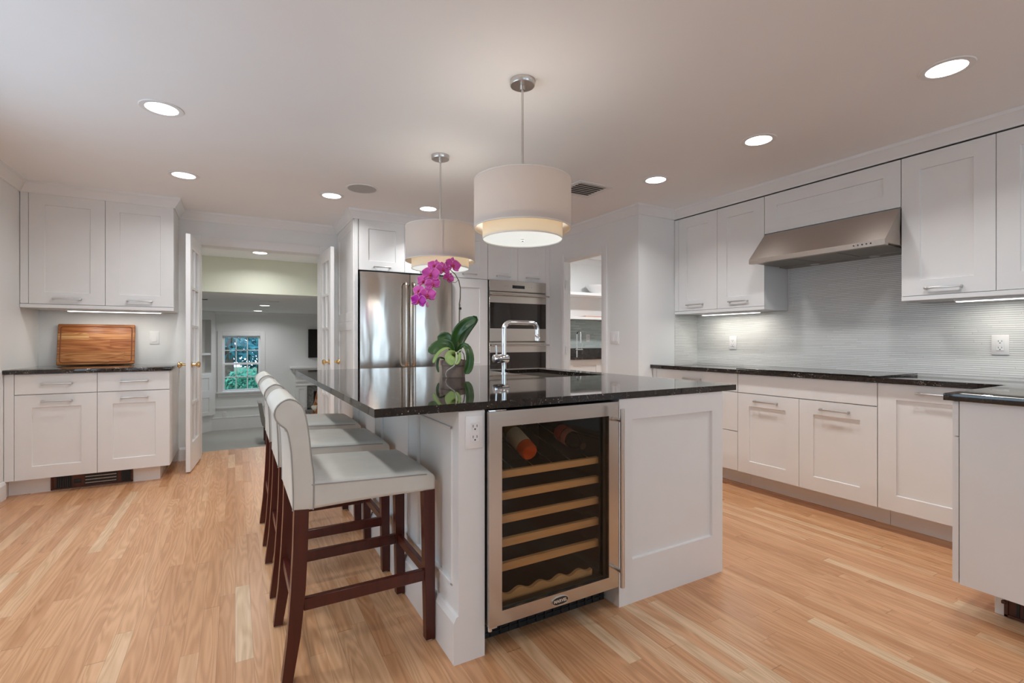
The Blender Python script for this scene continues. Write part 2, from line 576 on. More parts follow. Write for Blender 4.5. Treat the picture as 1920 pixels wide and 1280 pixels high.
def thing(name, label, cat, loc=(0, 0, 0), group=None, kind=None):
    o = bpy.data.objects.new(name, None)
    o.empty_display_size = 0.05
    o.location = loc
    COL.objects.link(o)
    return tag(o, label, cat, group, kind)

def build(mb, name, mat, parent=None, loc=None, smooth=40, label=None):
    """one mesh object; mesh points are given in world space"""
    bm = mb.bm
    bmesh.ops.recalc_face_normals(bm, faces=list(bm.faces))
    org = wloc(parent) if parent is not None else Vector(loc or (0, 0, 0))
    for v in bm.verts:
        v.co -= org
    me = bpy.data.meshes.new(name)
    bm.to_mesh(me)
    bm.free()
    me.polygons.foreach_set('use_smooth', [True] * len(me.polygons))
    me.set_sharp_from_angle(angle=R(smooth))
    for m in (mat if isinstance(mat, (list, tuple)) else [mat]):
        me.materials.append(M[m])
    o = bpy.data.objects.new(name, me)
    COL.objects.link(o)
    if parent is not None:
        o.parent = parent
    else:
        o.location = org
    if label:
        o['label'] = label
    return o

def struct(name, mb, mat, label, cat):
    return tag(build(mb, name, mat), label, cat, kind='structure')

def single(name, mb, mat, label, cat, loc, group=None):
    return tag(build(mb, name, mat, loc=loc), label, cat, group)

def dup(root, loc, label=None, rotz=None, group=None):
    def cp(o, par):
        c = o.copy()
        COL.objects.link(c)
        c.parent = par
        for ch in list(o.children):
            cp(ch, c)
        return c
    r = cp(root, None)
    r.location = loc
    if rotz is not None:
        r.rotation_euler = (0, 0, rotz)
    if label:
        r['label'] = label
    if group:
        r['group'] = group
    return r

def area(parent, loc, size, power, color=(1, 1, 1), rot=(0, 0, 0), shape='DISK', size_y=None, spread=None):
    d = bpy.data.lights.new('lamp_glow', 'AREA')
    d.shape = shape
    d.size = size
    if size_y: d.size_y = size_y
    d.energy = power
    d.color = color
    if spread: d.spread = spread
    o = bpy.data.objects.new('lamp_glow', d)
    o.rotation_euler = rot
    COL.objects.link(o)
    o.parent = parent
    o.location = Vector(loc) - wloc(parent)
    return o

def faceY(Y0):
    return lambda c: Vector((c[0], Y0 - c[1], c[2]))
def faceX(X0):
    return lambda c: Vector((X0 - c[1], c[0], c[2]))

# ------------------------------------------------------------------ the setting
WR, WL, YN, YF = 3.945, -1.44, -3.0, 5.54      # right wall, left wall, near wall, far wall

struct('floor', MB().box(WL - 0.12, WR + 0.12, YN - 0.12, WOOD_END, -0.12, 0.0), 'oak', 'oak strip floor of the kitchen', 'floor')
struct('ceiling', MB().box(WL - 0.12, WR + 0.12, YN - 0.12, YF + 0.16, CEIL, CEIL + 0.12), 'ceil', 'flat white kitchen ceiling', 'ceiling')

def wall_with_hole(xf, u0, u1, z0, z1, t, holes):
    """a wall slab of thickness t behind d=0 with rectangular openings"""
    mb = MB(xf)
    us = sorted({u0, u1, *[h[0] for h in holes], *[h[1] for h in holes]})
    for a, b in zip(us, us[1:]):
        hs = [h for h in holes if h[0] < (a + b) / 2 < h[1]]
        if not hs:
            mb.box(a, b, -t, 0, z0, z1)
        else:
            h = hs[0]
            if h[2] > z0: mb.box(a, b, -t, 0, z0, h[2])
            if h[3] < z1: mb.box(a, b, -t, 0, h[3], z1)
    return mb

DOOR = (-0.285, 0.783, 0.0, 2.05)
struct('wall_far', wall_with_hole(faceY(YF), WL, 3.172, 0, CEIL, 0.16, [DOOR]), 'wall', 'grey white wall around the double doorway', 'wall')
faceL = lambda c: Vector((WL + c[1], c[0], c[2]))
WIN_L = (1.0, 3.5, 0.8, 1.9)
struct('wall_left', wall_with_hole(faceL, YN, YF, 0, CEIL, 0.12, [WIN_L]), 'wall', 'grey white wall at the left edge', 'wall')
struct('wall_right', wall_with_hole(faceX(WR), YN, 3.39, 0, CEIL, 0.12, []), 'wall', 'wall behind the range hood and cabinets', 'wall')
faceN = lambda c: Vector((c[0], YN + c[1], c[2]))
WIN_N1, WIN_N2 = (-0.8, 0.5, 0.8, 2.05), (1.3, 3.4, 0.7, 2.1)
struct('wall_near', wall_with_hole(faceN, WL, WR, 0, CEIL, 0.12, [WIN_N1, WIN_N2]), 'wall', 'wall behind the viewpoint', 'wall')
PD = (3.77, 4.40, 0.0, 2.0)
struct('wall_pantry', wall_with_hole(faceX(3.172), 3.272, YF, 0, CEIL, 0.07, [PD]), 'wall', 'wall with the pantry doorway', 'wall')
struct('wall_return', MB().box(3.242, WR, 3.272, 3.39, 0, CEIL), 'wall', 'short wall turning in at the end of the long counter', 'wall')

# windows of the kitchen that light it from outside the view
def kitchen_window(n, xf, w, rot, label):
    t = thing('window_%d' % n, label, 'window', kind='structure')
    fr = MB(xf)
    u0, u1, z0, z1 = w
    for a, b, c, e in ((u0, u0 + .05, z0, z1), (u1 - .05, u1, z0, z1), (u0, u1, z0, z0 + .05), (u0, u1, z1 - .05, z1), ((u0 + u1) / 2 - .03, (u0 + u1) / 2 + .03, z0, z1)):
        fr.box(a, b, -0.10, -0.04, c, e)
    build(fr, 'window_frame', 'trim', t)
    build(MB(xf).box(u0 + .04, u1 - .04, -0.075, -0.07, z0 + .04, z1 - .04), 'glazing', 'clear', t)
    c = xf(Vector(((u0 + u1) / 2, -0.02, (z0 + z1) / 2)))
    d = bpy.data.lights.new('sky_portal', 'AREA')
    d.shape = 'RECTANGLE'
    d.size, d.size_y = u1 - u0, z1 - z0
    d.cycles.is_portal = True
    o = bpy.data.objects.new('sky_portal', d)
    COL.objects.link(o)
    o.location = c
    o.rotation_euler = rot
    o.parent = t
    return t
kitchen_window(2, faceL, WIN_L, (R(90), 0, R(-90)), 'wide window in the left wall beside the viewpoint')
kitchen_window(3, faceN, WIN_N1, (R(90), 0, 0), 'tall window behind the viewpoint')
kitchen_window(4, faceN, WIN_N2, (R(90), 0, 0), 'broad window behind the viewpoint')

# baseboards
def baseboard(mb, u0, u1, h=0.125, t=0.016):
    mb.box(u0, u1, 0.0, t, 0.0, h - 0.02)
    mb.prism([(0.0, h - 0.02), (t, h - 0.02), (t * 0.55, h - 0.004), (t * 0.4, h), (0.0, h)], 0, u0, u1)
    return mb
struct('baseboard_left', baseboard(MB(faceL), 3.2, 4.82), 'trim', 'white baseboard along the left wall', 'baseboard')
struct('baseboard_far', baseboard(MB(faceY(YF)), -0.455, -0.375), 'trim', 'white baseboard between cabinet and doorway', 'baseboard')

# crown moulding
CP = [(0, -.085), (.010, -.085), (.012, -.072), (.020, -.064), (.034, -.040), (.046, -.022), (.052, -.018), (.054, 0), (0, 0)]
def crown(xf, u0, u1, m0=0.0, m1=0.0, z=CEIL, s=1.0, mb=None):
    mb = mb or MB(xf)
    n = len(CP)
    A = [(u0 + m0 * d * s, d * s, z + h * s) for d, h in CP]
    B = [(u1 + m1 * d * s, d * s, z + h * s) for d, h in CP]
    t = bmesh.new()
    for p in A + B:
        t.verts.new(xf(Vector(p)))
    t.verts.ensure_lookup_table()
    v = t.verts
    t.faces.new([v[i] for i in range(n)])
    t.faces.new([v[n + i] for i in range(n)])
    for i in range(n):
        j = (i + 1) % n
        t.faces.new((v[i], v[j], v[n + j], v[n + i]))
    keep, mb.xf = mb.xf, None
    mb._add(t)
    mb.xf = keep
    return mb
LUY = 5.12     # face of the upper cabinets on the left
faceLend = lambda c: Vector((-0.463 + c[1], c[0], c[2]))
mb = crown(faceY(LUY), WL, -0.463, 0, 1)
crown(faceLend, LUY, YF, -1, 0, mb=mb)
struct('trim_1', mb, 'trim', 'crown moulding over the left upper cabinets', 'trim')
struct('trim_2', crown(faceY(YF), -0.463, 0.963, 1, 0), 'trim', 'crown moulding over the double doorway', 'trim')
struct('trim_3', crown(faceL, 3.2, LUY, 0, -1), 'trim', 'crown moulding along the left wall', 'trim')
FY = 4.70      # face of the tall cabinets around the refrigerator
faceFend = lambda c: Vector((0.963 - c[1], c[0], c[2]))
mb = crown(faceY(FY), 0.963, 3.172, -1, 0)
crown(faceFend, FY, YF, -1, 0, mb=mb)
struct('trim_4', mb, 'trim', 'crown moulding over the tall refrigerator cabinets', 'trim')
mb = crown(faceX(3.172), 3.272, FY, -1, 0)
crown(faceY(3.272), 3.172, 3.63, -1, 0, mb=mb)
struct('trim_5', mb, 'trim', 'crown moulding over the pantry doorway wall and its return', 'trim')
RUX = 3.63     # face of the upper cabinets on the right
struct('trim_6', crown(faceX(RUX), 0.3, 3.272, 0, 0), 'trim', 'crown moulding over the hood wall cabinets', 'trim')

# casings
mb = MB(faceY(YF))
for a, b, c, e in ((DOOR[0] - .085, DOOR[0], 0, DOOR[3] + .085), (DOOR[1], DOOR[1] + .085, 0, DOOR[3] + .085), (DOOR[0], DOOR[1], DOOR[3], DOOR[3] + .085)):
    mb.box(a, b, 0, 0.016, c, e, 0.003)
struct('trim_7', mb, 'trim', 'white casing around the double doorway', 'trim')
mb = MB(faceX(3.172))
for a, b, c, e in ((PD[0] - .075, PD[0], 0, PD[3] + .075), (PD[1], PD[1] + .065, 0, PD[3] + .075), (PD[0], PD[1], PD[3], PD[3] + .075)):
    mb.box(a, b, 0, 0.016, c, e, 0.003)
mb.box(PD[1] - 0.004, PD[1] + 0.002, -0.06, -0.045, 0, 2.0)
struct('trim_8', mb, 'trim', 'white casing around the pantry doorway', 'trim')
mb = MB()
for zc in (1.02, 0.30, 1.75):
    mb.cyl((3.180, 4.384, zc - 0.045), (3.180, 4.384, zc + 0.045), 0.006, 10)
struct('trim_9', mb, 'nickel', 'bare hinge leaves on the pantry door jamb', 'trim')

# ------------------------------------------------------------------ cabinets
def handle_on(door, xf, uc, z, L=0.175, name='handle', mat='nickel'):
    return build(MB(xf).pull(uc, z, L), name, mat, door)

def cabinet(name, label, xf, u0, u1, z0, z1, depth, fronts, group=None, toe=None, rail=None, name_cat='cabinet', side_gap=0.0):
    """fronts: (kind, u0, u1, z0, z1, handle) with handle (u, z) or None"""
    base = xf(Vector(((u0 + u1) / 2, -depth / 2, 0 if toe else z0)))
    base.z = 0.0 if toe else z0
    t = thing(name, label, name_cat, base, group)
    mb = MB(xf).box(u0, u1, -depth, -0.0215, z0, z1)
    if toe:
        mb.box(toe[0], toe[1], -depth, -toe[2], 0.0, z0 - 0.0005)
    build(mb, 'carcass', 'cab', t)
    for (k, a, b, c, e, hd) in fronts:
        g = 0.0016
        mb = MB(xf)
        if k == 'door':
            mb.shaker(a + g, b - g, c + g, e - g, rail=min(0.092, (b - a) * 0.22))
            nm = 'door'
        elif k == 'wide':
            mb.shaker(a + g, b - g, c + g, e - g, rail=0.095, railz=(0.09, 0.09))
            nm = 'door'
        else:
            mb.box(a + g, b - g, -0.020, 0.0, c + g, e - g, 0.0012, 1)
            nm = 'filler' if k == 'filler' else 'drawer'
        f = build(mb, nm, 'cab', t, smooth=20)
        if hd:
            handle_on(f, xf, hd[0], hd[1], hd[2] if len(hd) > 2 else 0.175)
    if rail:
        build(MB(xf).box(rail[0], rail[1], -0.022, 0.0, rail[2], rail[3], 0.001, 1), 'light_rail', 'cab', t)
    return t

# --- left nook
LY = 4.82
fx = faceY(LY)
mbx = cabinet('base_cabinet', 'white two door base cabinet with two drawers under the cutting board', fx, -1.438, -0.463, 0.118, 0.890, 0.70,
    [('filler', -1.438, -1.383, 0.118, 0.890, None),
     ('drawer', -1.383, -0.9195, 0.738, 0.888, (-1.150, 0.813)), ('drawer', -0.9195, -0.463, 0.738, 0.888, (-0.690, 0.813)),
     ('door', -1.383, -0.9195, 0.119, 0.736, (-1.150, 0.686)), ('door', -0.9195, -0.463, 0.119, 0.736, (-0.690, 0.686))],
    toe=(-1.438, -0.535, 0.085))
fx = faceY(LUY)
cabinet('wall_cabinet', 'white two door wall cabinet above the cutting board', fx, -1.438, -0.463, 1.388, 2.290, 0.415,
    [('filler', -1.438, -1.389, 1.418, 2.288, None),
     ('door', -1.389, -0.926, 1.418, 2.288, (-1.160, 1.462)), ('door', -0.926, -0.463, 1.418, 2.288, (-0.697, 1.462))],
    rail=(-1.438, -0.463, 1.388, 1.416))
single('countertop', MB().box(-1.438, -0.450, 4.795, YF - 0.003, 0.8905, 0.919, 0.002, 2), 'granite', 'short black granite countertop under the cutting board', 'countertop', (-0.95, 5.15, 0.8905))

def register(name, label, xf, u0, u1, z0, z1, loc, slots):
    t = thing(name, label, 'vent grille', loc)
    mb = MB(xf)
    mb.box(u0, u1, 0.0, 0.004, z0, z1)
    for a, b, c, e in ((u0, u1, z0, z0 + .010), (u0, u1, z1 - .008, z1), (u0, u0 + .012, z0, z1), (u1 - .012, u1, z0, z1)):
        mb.box(a, b, 0.004, 0.012, c, e, 0.001, 1)
    build(mb, 'frame', 'bronze', t)
    return t
fx = faceY(LY + 0.0848)
t = register('toe_kick_heater', 'brown slotted heater grille in the toe kick of the left base cabinet', fx, -1.205, -0.712, 0.006, 0.112, (-0.96, 4.90, 0.0), 0)
for q0, step, w_, n_ in ((-1.175, .013, .006, 7), (-0.785, .0075, .004, 8)):
    mb = MB(fx).box(q0, q0 + step * n_, 0.004, 0.0045, 0.016, 0.102)
    for k in range(n_):
        mb.box(q0 + k * step, q0 + k * step + w_, 0.004, 0.009, 0.018, 0.100)
    build(mb, 'louvre', 'black', t)
mb = MB(fx)
mb.box(-1.075, -1.030, 0.004, 0.010, 0.040, 0.072, 0.002)
build(mb, 'switch', 'black', t)
mb = MB(fx).box(-1.01, -0.81, 0.004, 0.007, 0.022, 0.098)
build(mb, 'core', 'black', t)
mb = MB(fx)
for r_ in range(3):
    for k in range(28):
        mb.box(-1.005 + k * .0068, -1.001 + k * .0068, 0.007, 0.010, 0.032 + r_ * .024, 0.038 + r_ * .024)
build(mb, 'fin_row', 'nickel', t)

# under-cabinet strip lamps
def strip(label, x0, x1, y0, y1, z, long_axis):
    t = thing('strip_light', label, 'light', ((x0 + x1) / 2, (y0 + y1) / 2, z), 'strip lights under the wall cabinets')
    build(MB().box(x0, x1, y0, y1, z - 0.004, z + 0.010, 0.001, 1), 'housing', 'trim', t)
    build(MB().box(x0 + .012, x1 - .012, y0 + .006, y1 - .006, z - 0.0075, z - 0.004), 'lens', 'strip_lens', t)
    n = 3
    for k in range(n):
        f = (k + 0.5) / n
        c = (x0 + (x1 - x0) * (f if long_axis == 0 else 0.5), y0 + (y1 - y0) * (f if long_axis == 1 else 0.5), z - 0.012)
        area(t, c, 0.05, STRIP_W, (1.0, 0.95, 0.86))
    return t
strip('slim glowing strip light under the left wall cabinet over the cutting board', -1.20, -0.56, 5.24, 5.30, 1.3775, 0)
strip('short glowing strip light under the pair of doors left of the hood', 3.74, 3.80, 2.50, 3.06, 1.3685, 1)
strip('glowing strip light under the cabinet right of the hood', 3.72, 3.78, 0.45, 1.23, 1.3685, 1)

# cutting board leaning on the wall
t = thing('cutting_board', 'striped wooden cutting board with juice groove leaning on the wall', 'cutting board', (-1.045, 5.45, 0.9195))
w2, hh, th = 0.262, 0.355, 0.028
mb = MB()
mb.box(-w2, w2, 0, th, 0, hh, 0.010, 3)
bo = build(mb, 'board', 'board', None)
bo.parent = t
bo.location = (0, 0, 0)
mb = MB()
g = 0.022
pts = []
def rr(w, h0, h1, r, y):
    P = []
    for cx, cz, a0 in ((w - r, h1 - r, 0), (-w + r, h1 - r, 90), (-w + r, h0 + r, 180), (w - r, h0 + r, 270)):
        for k in range(5):
            a = R(a0 + 22.5 * k)
            P.append((cx + r * math.cos(a), y, cz + r * math.sin(a)))
    return P + [P[0]]
mb.tube(rr(w2 - g, g, hh - g, 0.02, 0.0), 0.0042, 8, caps=False)
M['groove'] = plain('dark groove', (0.20, 0.065, 0.02), 0.6, var=0.1)
gr = build(mb, 'juice_groove', 'groove', None)
gr.parent = t
gr.location = (0, 0, 0)
t.rotation_euler = (R(-9.0), 0, R(1.0))
t.location = (-1.045, 5.445, 0.924)

# switch plates and outlets
def plate(name, label, cat, xf, u, z, w=0.072, h=0.118, kind='outlet', extra=0.0):
    base = xf(Vector((u, 0, z - h / 2)))
    t = thing(name, label, cat, base)
    build(MB(xf).box(u - w / 2, u + w / 2, extra, extra + 0.006, z - h / 2, z + h / 2, 0.0025, 2), 'cover_plate', 'plate', t)
    if kind == 'outlet':
        build(MB(xf).box(u - .017, u + .017, extra + .006, extra + .009, z - .034, z + .034, 0.001, 1), 'receptacle', 'plate', t)
        for s in (-1, 1):
            zc = z + s * 0.019
            mb = MB(xf)
            mb.box(u - .0085, u - .0065, extra + .0088, extra + .0096, zc - .001, zc + .008)
            mb.box(u + .0065, u + .0085, extra + .0088, extra + .0096, zc - .001, zc + .008)
            mb.box(u - .0025, u + .0025, extra + .0088, extra + .0096, zc - .010, zc - .005)
            build(mb, 'socket', 'slot', t)
        build(MB(xf).box(u - .012, u + .012, extra + .0088, extra + .0098, z - .0045, z + .0045, 0.0008, 1), 'test_button', 'plate', t)
    else:
        for k in range(kind):
            c = u + (k - (kind - 1) / 2) * 0.046
            mb = MB(xf)
            mb.hexa([(c - .016, extra + .005, z - .033), (c + .016, extra + .005, z - .033), (c + .016, extra + .011, z - .033), (c - .016, extra + .011, z - .033),
                     (c - .016, extra + .005, z + .033), (c + .016, extra + .005, z + .033), (c + .016, extra + .0065, z + .033), (c - .016, extra + .0065, z + .033)])
            build(mb, 'rocker', 'plate', t)
    return t
plate('light_switch', 'single white rocker switch on the wall right of the cutting board', 'light switch', faceY(YF), -0.648, 1.157, kind=1)
plate('light_switch', 'double white rocker switch beside the pantry doorway', 'light switch', faceX(3.172), 3.588, 1.160, w=0.118, kind=2)
TX = WR - 0.008
plate('wall_outlet', 'white outlet on the mosaic below the left strip light of the hood wall', 'outlet', faceX(TX), 2.866, 1.112)
plate('wall_outlet', 'white outlet on the mosaic at the far right edge', 'outlet', faceX(TX), 1.085, 1.106, w=0.078)

# --- french doors
def french_door(n, hinge, ang, side, label):
    t = thing('door_%d' % n, label, 'door', hinge, kind='structure')
    L, th, zb, zt = 0.535, 0.035, 0.012, 2.042
    x0, x1 = (-th, 0.0) if side < 0 else (0.0, th)
    mb = MB()
    st = 0.088
    mb.box(x0, x1, -L, -L + st, zb, zt, 0.002, 1)
    mb.box(x0, x1, -st, 0, zb, zt, 0.002, 1)
    mb.box(x0, x1, -L + st, -st, zt - 0.115, zt)
    mb.box(x0, x1, -L + st, -st, zb, zb + 0.235)
    z0, z1 = zb + 0.235, zt - 0.115
    for k in range(1, 5):
        z = z0 + (z1 - z0) * k / 5
        mb.box(x0 + .004, x1 - .004, -L + st, -st, z - .011, z + .011)
    mb.box(x0 + .004, x1 - .004, -L / 2 - .011, -L / 2 + .011, z0, z1)
    f = build(mb, 'sash', 'trim', None)
    f.parent = t
    xm = (x0 + x1) / 2
    g = build(MB().box(xm - .002, xm + .002, -L + st - .005, -st + .005, z0 - .005, z1 + .005), 'glazing', 'clear', None)
    g.parent = t
    for s in (-1, 1):
        xs = x0 if s < 0 else x1
        mat = Matrix.Rotation(R(90 * s), 3, 'Y')
        k = build(MB().lathe([(0, 0), (.026, 0), (.026, .004), (.011, .008), (.009, .030), (.017, .036), (.025, .047), (.026, .056), (.019, .064), (0, .066)], (xs, -L + 0.052, 0.925), 20, mat), 'knob', 'brass', None)
        k.parent = t
    t.rotation_euler = (0, 0, ang)
    return t
french_door(1, (-0.286, 5.50, 0), -0.085, -1, 'left leaf of the open white french doors')
french_door(2, (0.784, 5.50, 0), 0.030, 1, 'right leaf of the open white french doors')

# --- tall cabinets, refrigerator, oven
fx = faceY(FY)
t = thing('refrigerator_cabinet', 'tall white cabinet surround with panelled side over the steel refrigerator', 'cabinet', (1.23, 5.1, 0))
mb = MB(faceFend)     # panelled side: u along Y, d towards -X
for c, e in ((0.02, 0.915), (0.985, 1.330), (1.4, 2.285)):
    pass
mb = MB(fx).box(0.972, 1.002, -0.838, 0.0, 0, 2.285)
build(mb, 'side_panel', 'cab', t)
mb = MB(faceFend)
mb.shaker(FY + 0.02, YF - 0.02, 1.32, 2.275, -0.009, 0.0, 0.085, 0.007)
mb.shaker(FY + 0.02, YF - 0.02, 0.02, 1.319, -0.009, 0.0, 0.085, 0.007)
build(mb, 'framed_panel', 'cab', t)
build(MB(fx).box(1.002, 1.932, -0.838, -0.0215, 1.800, 2.285), 'carcass', 'cab', t)
build(MB(fx).box(1.932, 1.950, -0.838, -0.0215, 0.0, 1.800), 'divider', 'cab', t)
for a, b, hl in ((1.010, 1.452, 1.228), (1.452, 1.932, 1.690)):
    d = build(MB(fx).shaker(a + .0016, b - .0016, 1.802, 2.283, rail=0.088), 'door', 'cab', t, smooth=20)
    handle_on(d, fx, hl, 1.834, 0.165)
cabinet('pantry_cabinet', 'tall white pantry cabinet between refrigerator and oven', fx, 1.951, 2.364, 0.11, 2.285, 0.838,
    [('door', 1.934, 2.366, 1.790, 2.283, (2.148, 1.834, 0.165)), ('door', 1.951, 2.366, 0.80, 1.787, (2.18, 0.86, 0.165)), ('door', 1.951, 2.366, 0.112, 0.797, (2.18, 0.75, 0.165))],
    toe=(1.951, 2.364, 0.075))
# the oven tower leaves a niche for the ovens
t = thing('oven_cabinet', 'tall white cabinet holding the double wall oven', 'cabinet', (2.75, 5.1, 0))
mb = MB(fx)
mb.box(2.366, 2.374, -0.838, -0.0215, 0.0, 2.285)
mb.box(3.105, 3.170, -0.838, -0.0215, 0.0, 2.285)
mb.box(2.374, 3.105, -0.838, -0.0215, 1.796, 2.285)
mb.box(2.374, 3.105, -0.838, -0.0215, 0.10, 0.44)
mb.box(2.374, 3.105, -0.838, -0.800, 0.44, 1.796)
mb.box(2.374, 3.105, -0.838, -0.075, 0.0, 0.10)
build(mb, 'carcass', 'cab', t)
build(MB(fx).box(3.112, 3.170, -0.0215, 0.0, 0.0, 2.285), 'filler', 'cab', t)
for a, b, hl in ((2.368, 2.741, 2.557), (2.741, 3.111, 2.930)):
    d = build(MB(fx).shaker(a + .0016, b - .0016, 1.790, 2.283, rail=0.085), 'door', 'cab', t, smooth=20)
    handle_on(d, fx, hl, 1.834, 0.172)
d = build(MB(fx).box(2.3696, 3.1094, -0.020, 0.0, 0.112, 0.430, 0.001, 1), 'drawer', 'cab', t)
handle_on(d, fx, 2.74, 0.37)

# refrigerator with gently bowed doors
t = thing('refrigerator', 'stainless steel french door refrigerator with two vertical bar handles', 'refrigerator', (1.46, 5.1, 0))
build(MB().box(1.012, 1.925, 4.715, 5.45, 0.012, 1.785), 'body', 'black', t)
def bowed(x0, x1, z0, z1, yb, y0, bow, xc, hw):
    n = 14
    ring = [(x0, yb)] + [(x0 + (x1 - x0) * k / n, y0 - bow * (1 - ((x0 + (x1 - x0) * k / n - xc) / hw) ** 2)) for k in range(n + 1)] + [(x1, yb)]
    return MB().prism(ring, 2, z0, z1)
for x0, x1, hx in ((1.012, 1.4855, 1.432), (1.4905, 1.925, 1.512)):
    d = build(bowed(x0, x1, 0.72, 1.778, 4.712, 4.645, 0.022, (x0 + x1) / 2, (x1 - x0) / 2), 'door', 'steel_v', t, smooth=30)
    mb = MB()
    path = [(hx, 4.640, 1.690), (hx, 4.600, 1.690), (hx, 4.578, 1.668), (hx, 4.575, 1.62), (hx, 4.575, 0.95), (hx, 4.578, 0.905), (hx, 4.600, 0.885), (hx, 4.640, 0.885)]
    mb.tube(path, 0.0125, 14)
    build(mb, 'handle', 'steel_v', d)
d = build(bowed(1.012, 1.925, 0.06, 0.714, 4.712, 4.645, 0.022, 1.4685, 0.4565), 'freezer_drawer', 'steel_v', t, smooth=30)
build(MB().tube([(1.10, 4.63, 0.64), (1.10, 4.57, 0.64), (1.84, 4.57, 0.64), (1.84, 4.63, 0.64)], 0.0125, 12), 'handle', 'steel_v', d)

# double oven
t = thing('double_oven', 'stainless steel double wall oven with two dark glass doors', 'oven', (2.74, 4.9, 0.44))
x0, x1 = 2.3755, 3.1035
build(MB(fx).box(x0, x1, -0.55, -0.002, 0.445, 1.794), 'body', 'steel_dark', t)
p_ = build(MB(fx).box(x0, x1, -0.002, 0.018, 1.672, 1.790, 0.002, 1), 'control_panel', 'steel', t)
build(MB(fx).box(2.662, 2.818, 0.018, 0.0195, 1.708, 1.743), 'display', 'display', p_)
for s in (-1, 1):
    for k in range(3):
        q = 2.74 + s * (0.10 + .035 * k)
        build(MB(fx).box(q - .003, q + .003, 0.018, 0.0188, 1.724, 1.728), 'touch_key', 'steel_dark', p_)
for zt, zs, zg, zb in ((1.660, 1.545, 1.264, 1.125), (1.112, 1.003, 0.70, 0.56)):
    d = build(MB(fx).box(x0, x1, -0.002, 0.022, zb, zt, 0.002, 1), 'oven_door', 'steel', t)
    build(MB(fx).box(x0 + .005, x1 - .005, 0.022, 0.0235, zg, zs), 'window_glass', 'oven_glass', d)
    mb = MB(fx)
    mb.tube([(2.385, 0.066, zt - .030), (3.115, 0.066, zt - .030)], 0.0085, 12)
    for q in (2.43, 3.06):
        mb.cyl((q, 0.020, zt - .030), (q, 0.066, zt - .030), 0.007, 10)
    build(mb, 'handle', 'steel', d)

# --- long wall on the right
BX = 3.345
fx = faceX(BX)
BD = 0.59
cabinet('base_cabinet', 'white three drawer base cabinet at the far end of the long counter', fx, 2.397, 3.270, 0.132, 0.882, BD,
    [('filler', 3.224, 3.270, 0.132, 0.880, None), ('drawer', 2.397, 3.224, 0.737, 0.880, (2.82, 0.812)), ('drawer', 2.397, 3.224, 0.437, 0.735, (2.82, 0.685)), ('drawer', 2.397, 3.224, 0.134, 0.435, (2.82, 0.385))],
    toe=(2.397, 3.270, 0.16))
cabinet('base_cabinet', 'white two door base cabinet under the cooktop', fx, 1.463, 2.395, 0.132, 0.882, BD,
    [('drawer', 1.463, 2.395, 0.737, 0.880, None), ('door', 1.930, 2.395, 0.134, 0.735, (2.168, 0.684)), ('door', 1.463, 1.930, 0.134, 0.735, (1.702, 0.681))],
    toe=(1.463, 2.395, 0.16))
cabinet('base_cabinet', 'white pull out base cabinet in the corner beside the peninsula', fx, 0.90, 1.461, 0.132, 0.882, BD,
    [('door', 0.925, 1.461, 0.134, 0.880, (1.18, 0.834)), ('filler', 0.90, 0.925, 0.134, 0.880, None)],
    toe=(0.90, 1.461, 0.16))
# peninsula: doors face the far side, its plain end faces left
fP = lambda c: Vector((c[0], 0.868 + c[1], c[2]))
t = cabinet('peninsula_cabinet', 'white peninsula cabinet with a plain end panel at the right edge', fP, 2.620, 3.300, 0.122, 0.882, 0.56,
    [('drawer', 2.6115, 3.29, 0.734, 0.880, (2.95, 0.81)), ('door', 2.6115, 3.29, 0.124, 0.732, (2.95, 0.685))],
    toe=(2.752, 3.30, 0.092))
build(MB().box(2.612, 2.6195, 0.30, 0.8440, 0.122, 0.882), 'end_panel', 'cab', t)
fE = faceX(2.7518)
t = register('toe_kick_grille', 'dark red brown slotted grille under the peninsula end', fE, 0.42, 0.745, 0.004, 0.110, (2.75, 0.58, 0.0), 0)
mb = MB(fE)
for k in range(14):
    mb.box(0.700 - k * .020, 0.709 - k * .020, 0.004, 0.009, 0.016, 0.100)
build(mb, 'louvre', 'black', t)
build(MB(fE).box(0.738, 0.752, 0.004, 0.02, 0.055, 0.067, 0.002), 'lever', 'bronze', t)

# L-shaped counter with the peninsula
ring = [(3.314, 3.270), (3.314, 0.888), (2.583, 0.888), (2.583, 0.26), (WR - 0.002, 0.26), (WR - 0.002, 3.270)]
single('countertop', MB().prism(ring, 2, 0.8825, 0.912, 0.0015), 'granite', 'long black granite countertop along the hood wall turning onto the peninsula', 'countertop', (3.6, 1.8, 0.8825))

# mosaic backsplash
mb = MB().box(TX, WR - 0.0005, 0.26, 3.272, 0.9122, 1.376)
mb.box(TX, WR - 0.0005, 1.462, 2.352, 1.376, 1.76)
struct('trim_10', mb, 'tile_x', 'grey green linear mosaic backsplash on the hood wall', 'backsplash')
struct('trim_11', MB().box(3.632, TX, 3.264, 3.2715, 0.9122, 1.376), 'tile_y', 'strip of mosaic backsplash on the short return wall', 'backsplash')

# cooktop
t = thing('cooktop', 'black glass cooktop set on the long granite counter', 'cooktop', (3.63, 1.945, 0.9125))
build(MB().box(3.365, 3.885, 1.468, 2.425, 0.9125, 0.9185, 0.0012, 1), 'glass_plate', 'oven_glass', t)
mb = MB()
for x, y, r_ in ((3.52, 2.22, .09), (3.75, 2.22, .07), (3.63, 1.95, .115), (3.52, 1.68, .07), (3.75, 1.68, .09)):
    mb.lathe([(r_ - .0015, .9186), (r_ + .0015, .9186), (r_ + .0015, .9188), (r_ - .0015, .9188)], (x, y, 0), 40, closed=True)
build(mb, 'burner_ring', 'grey_grille', t)

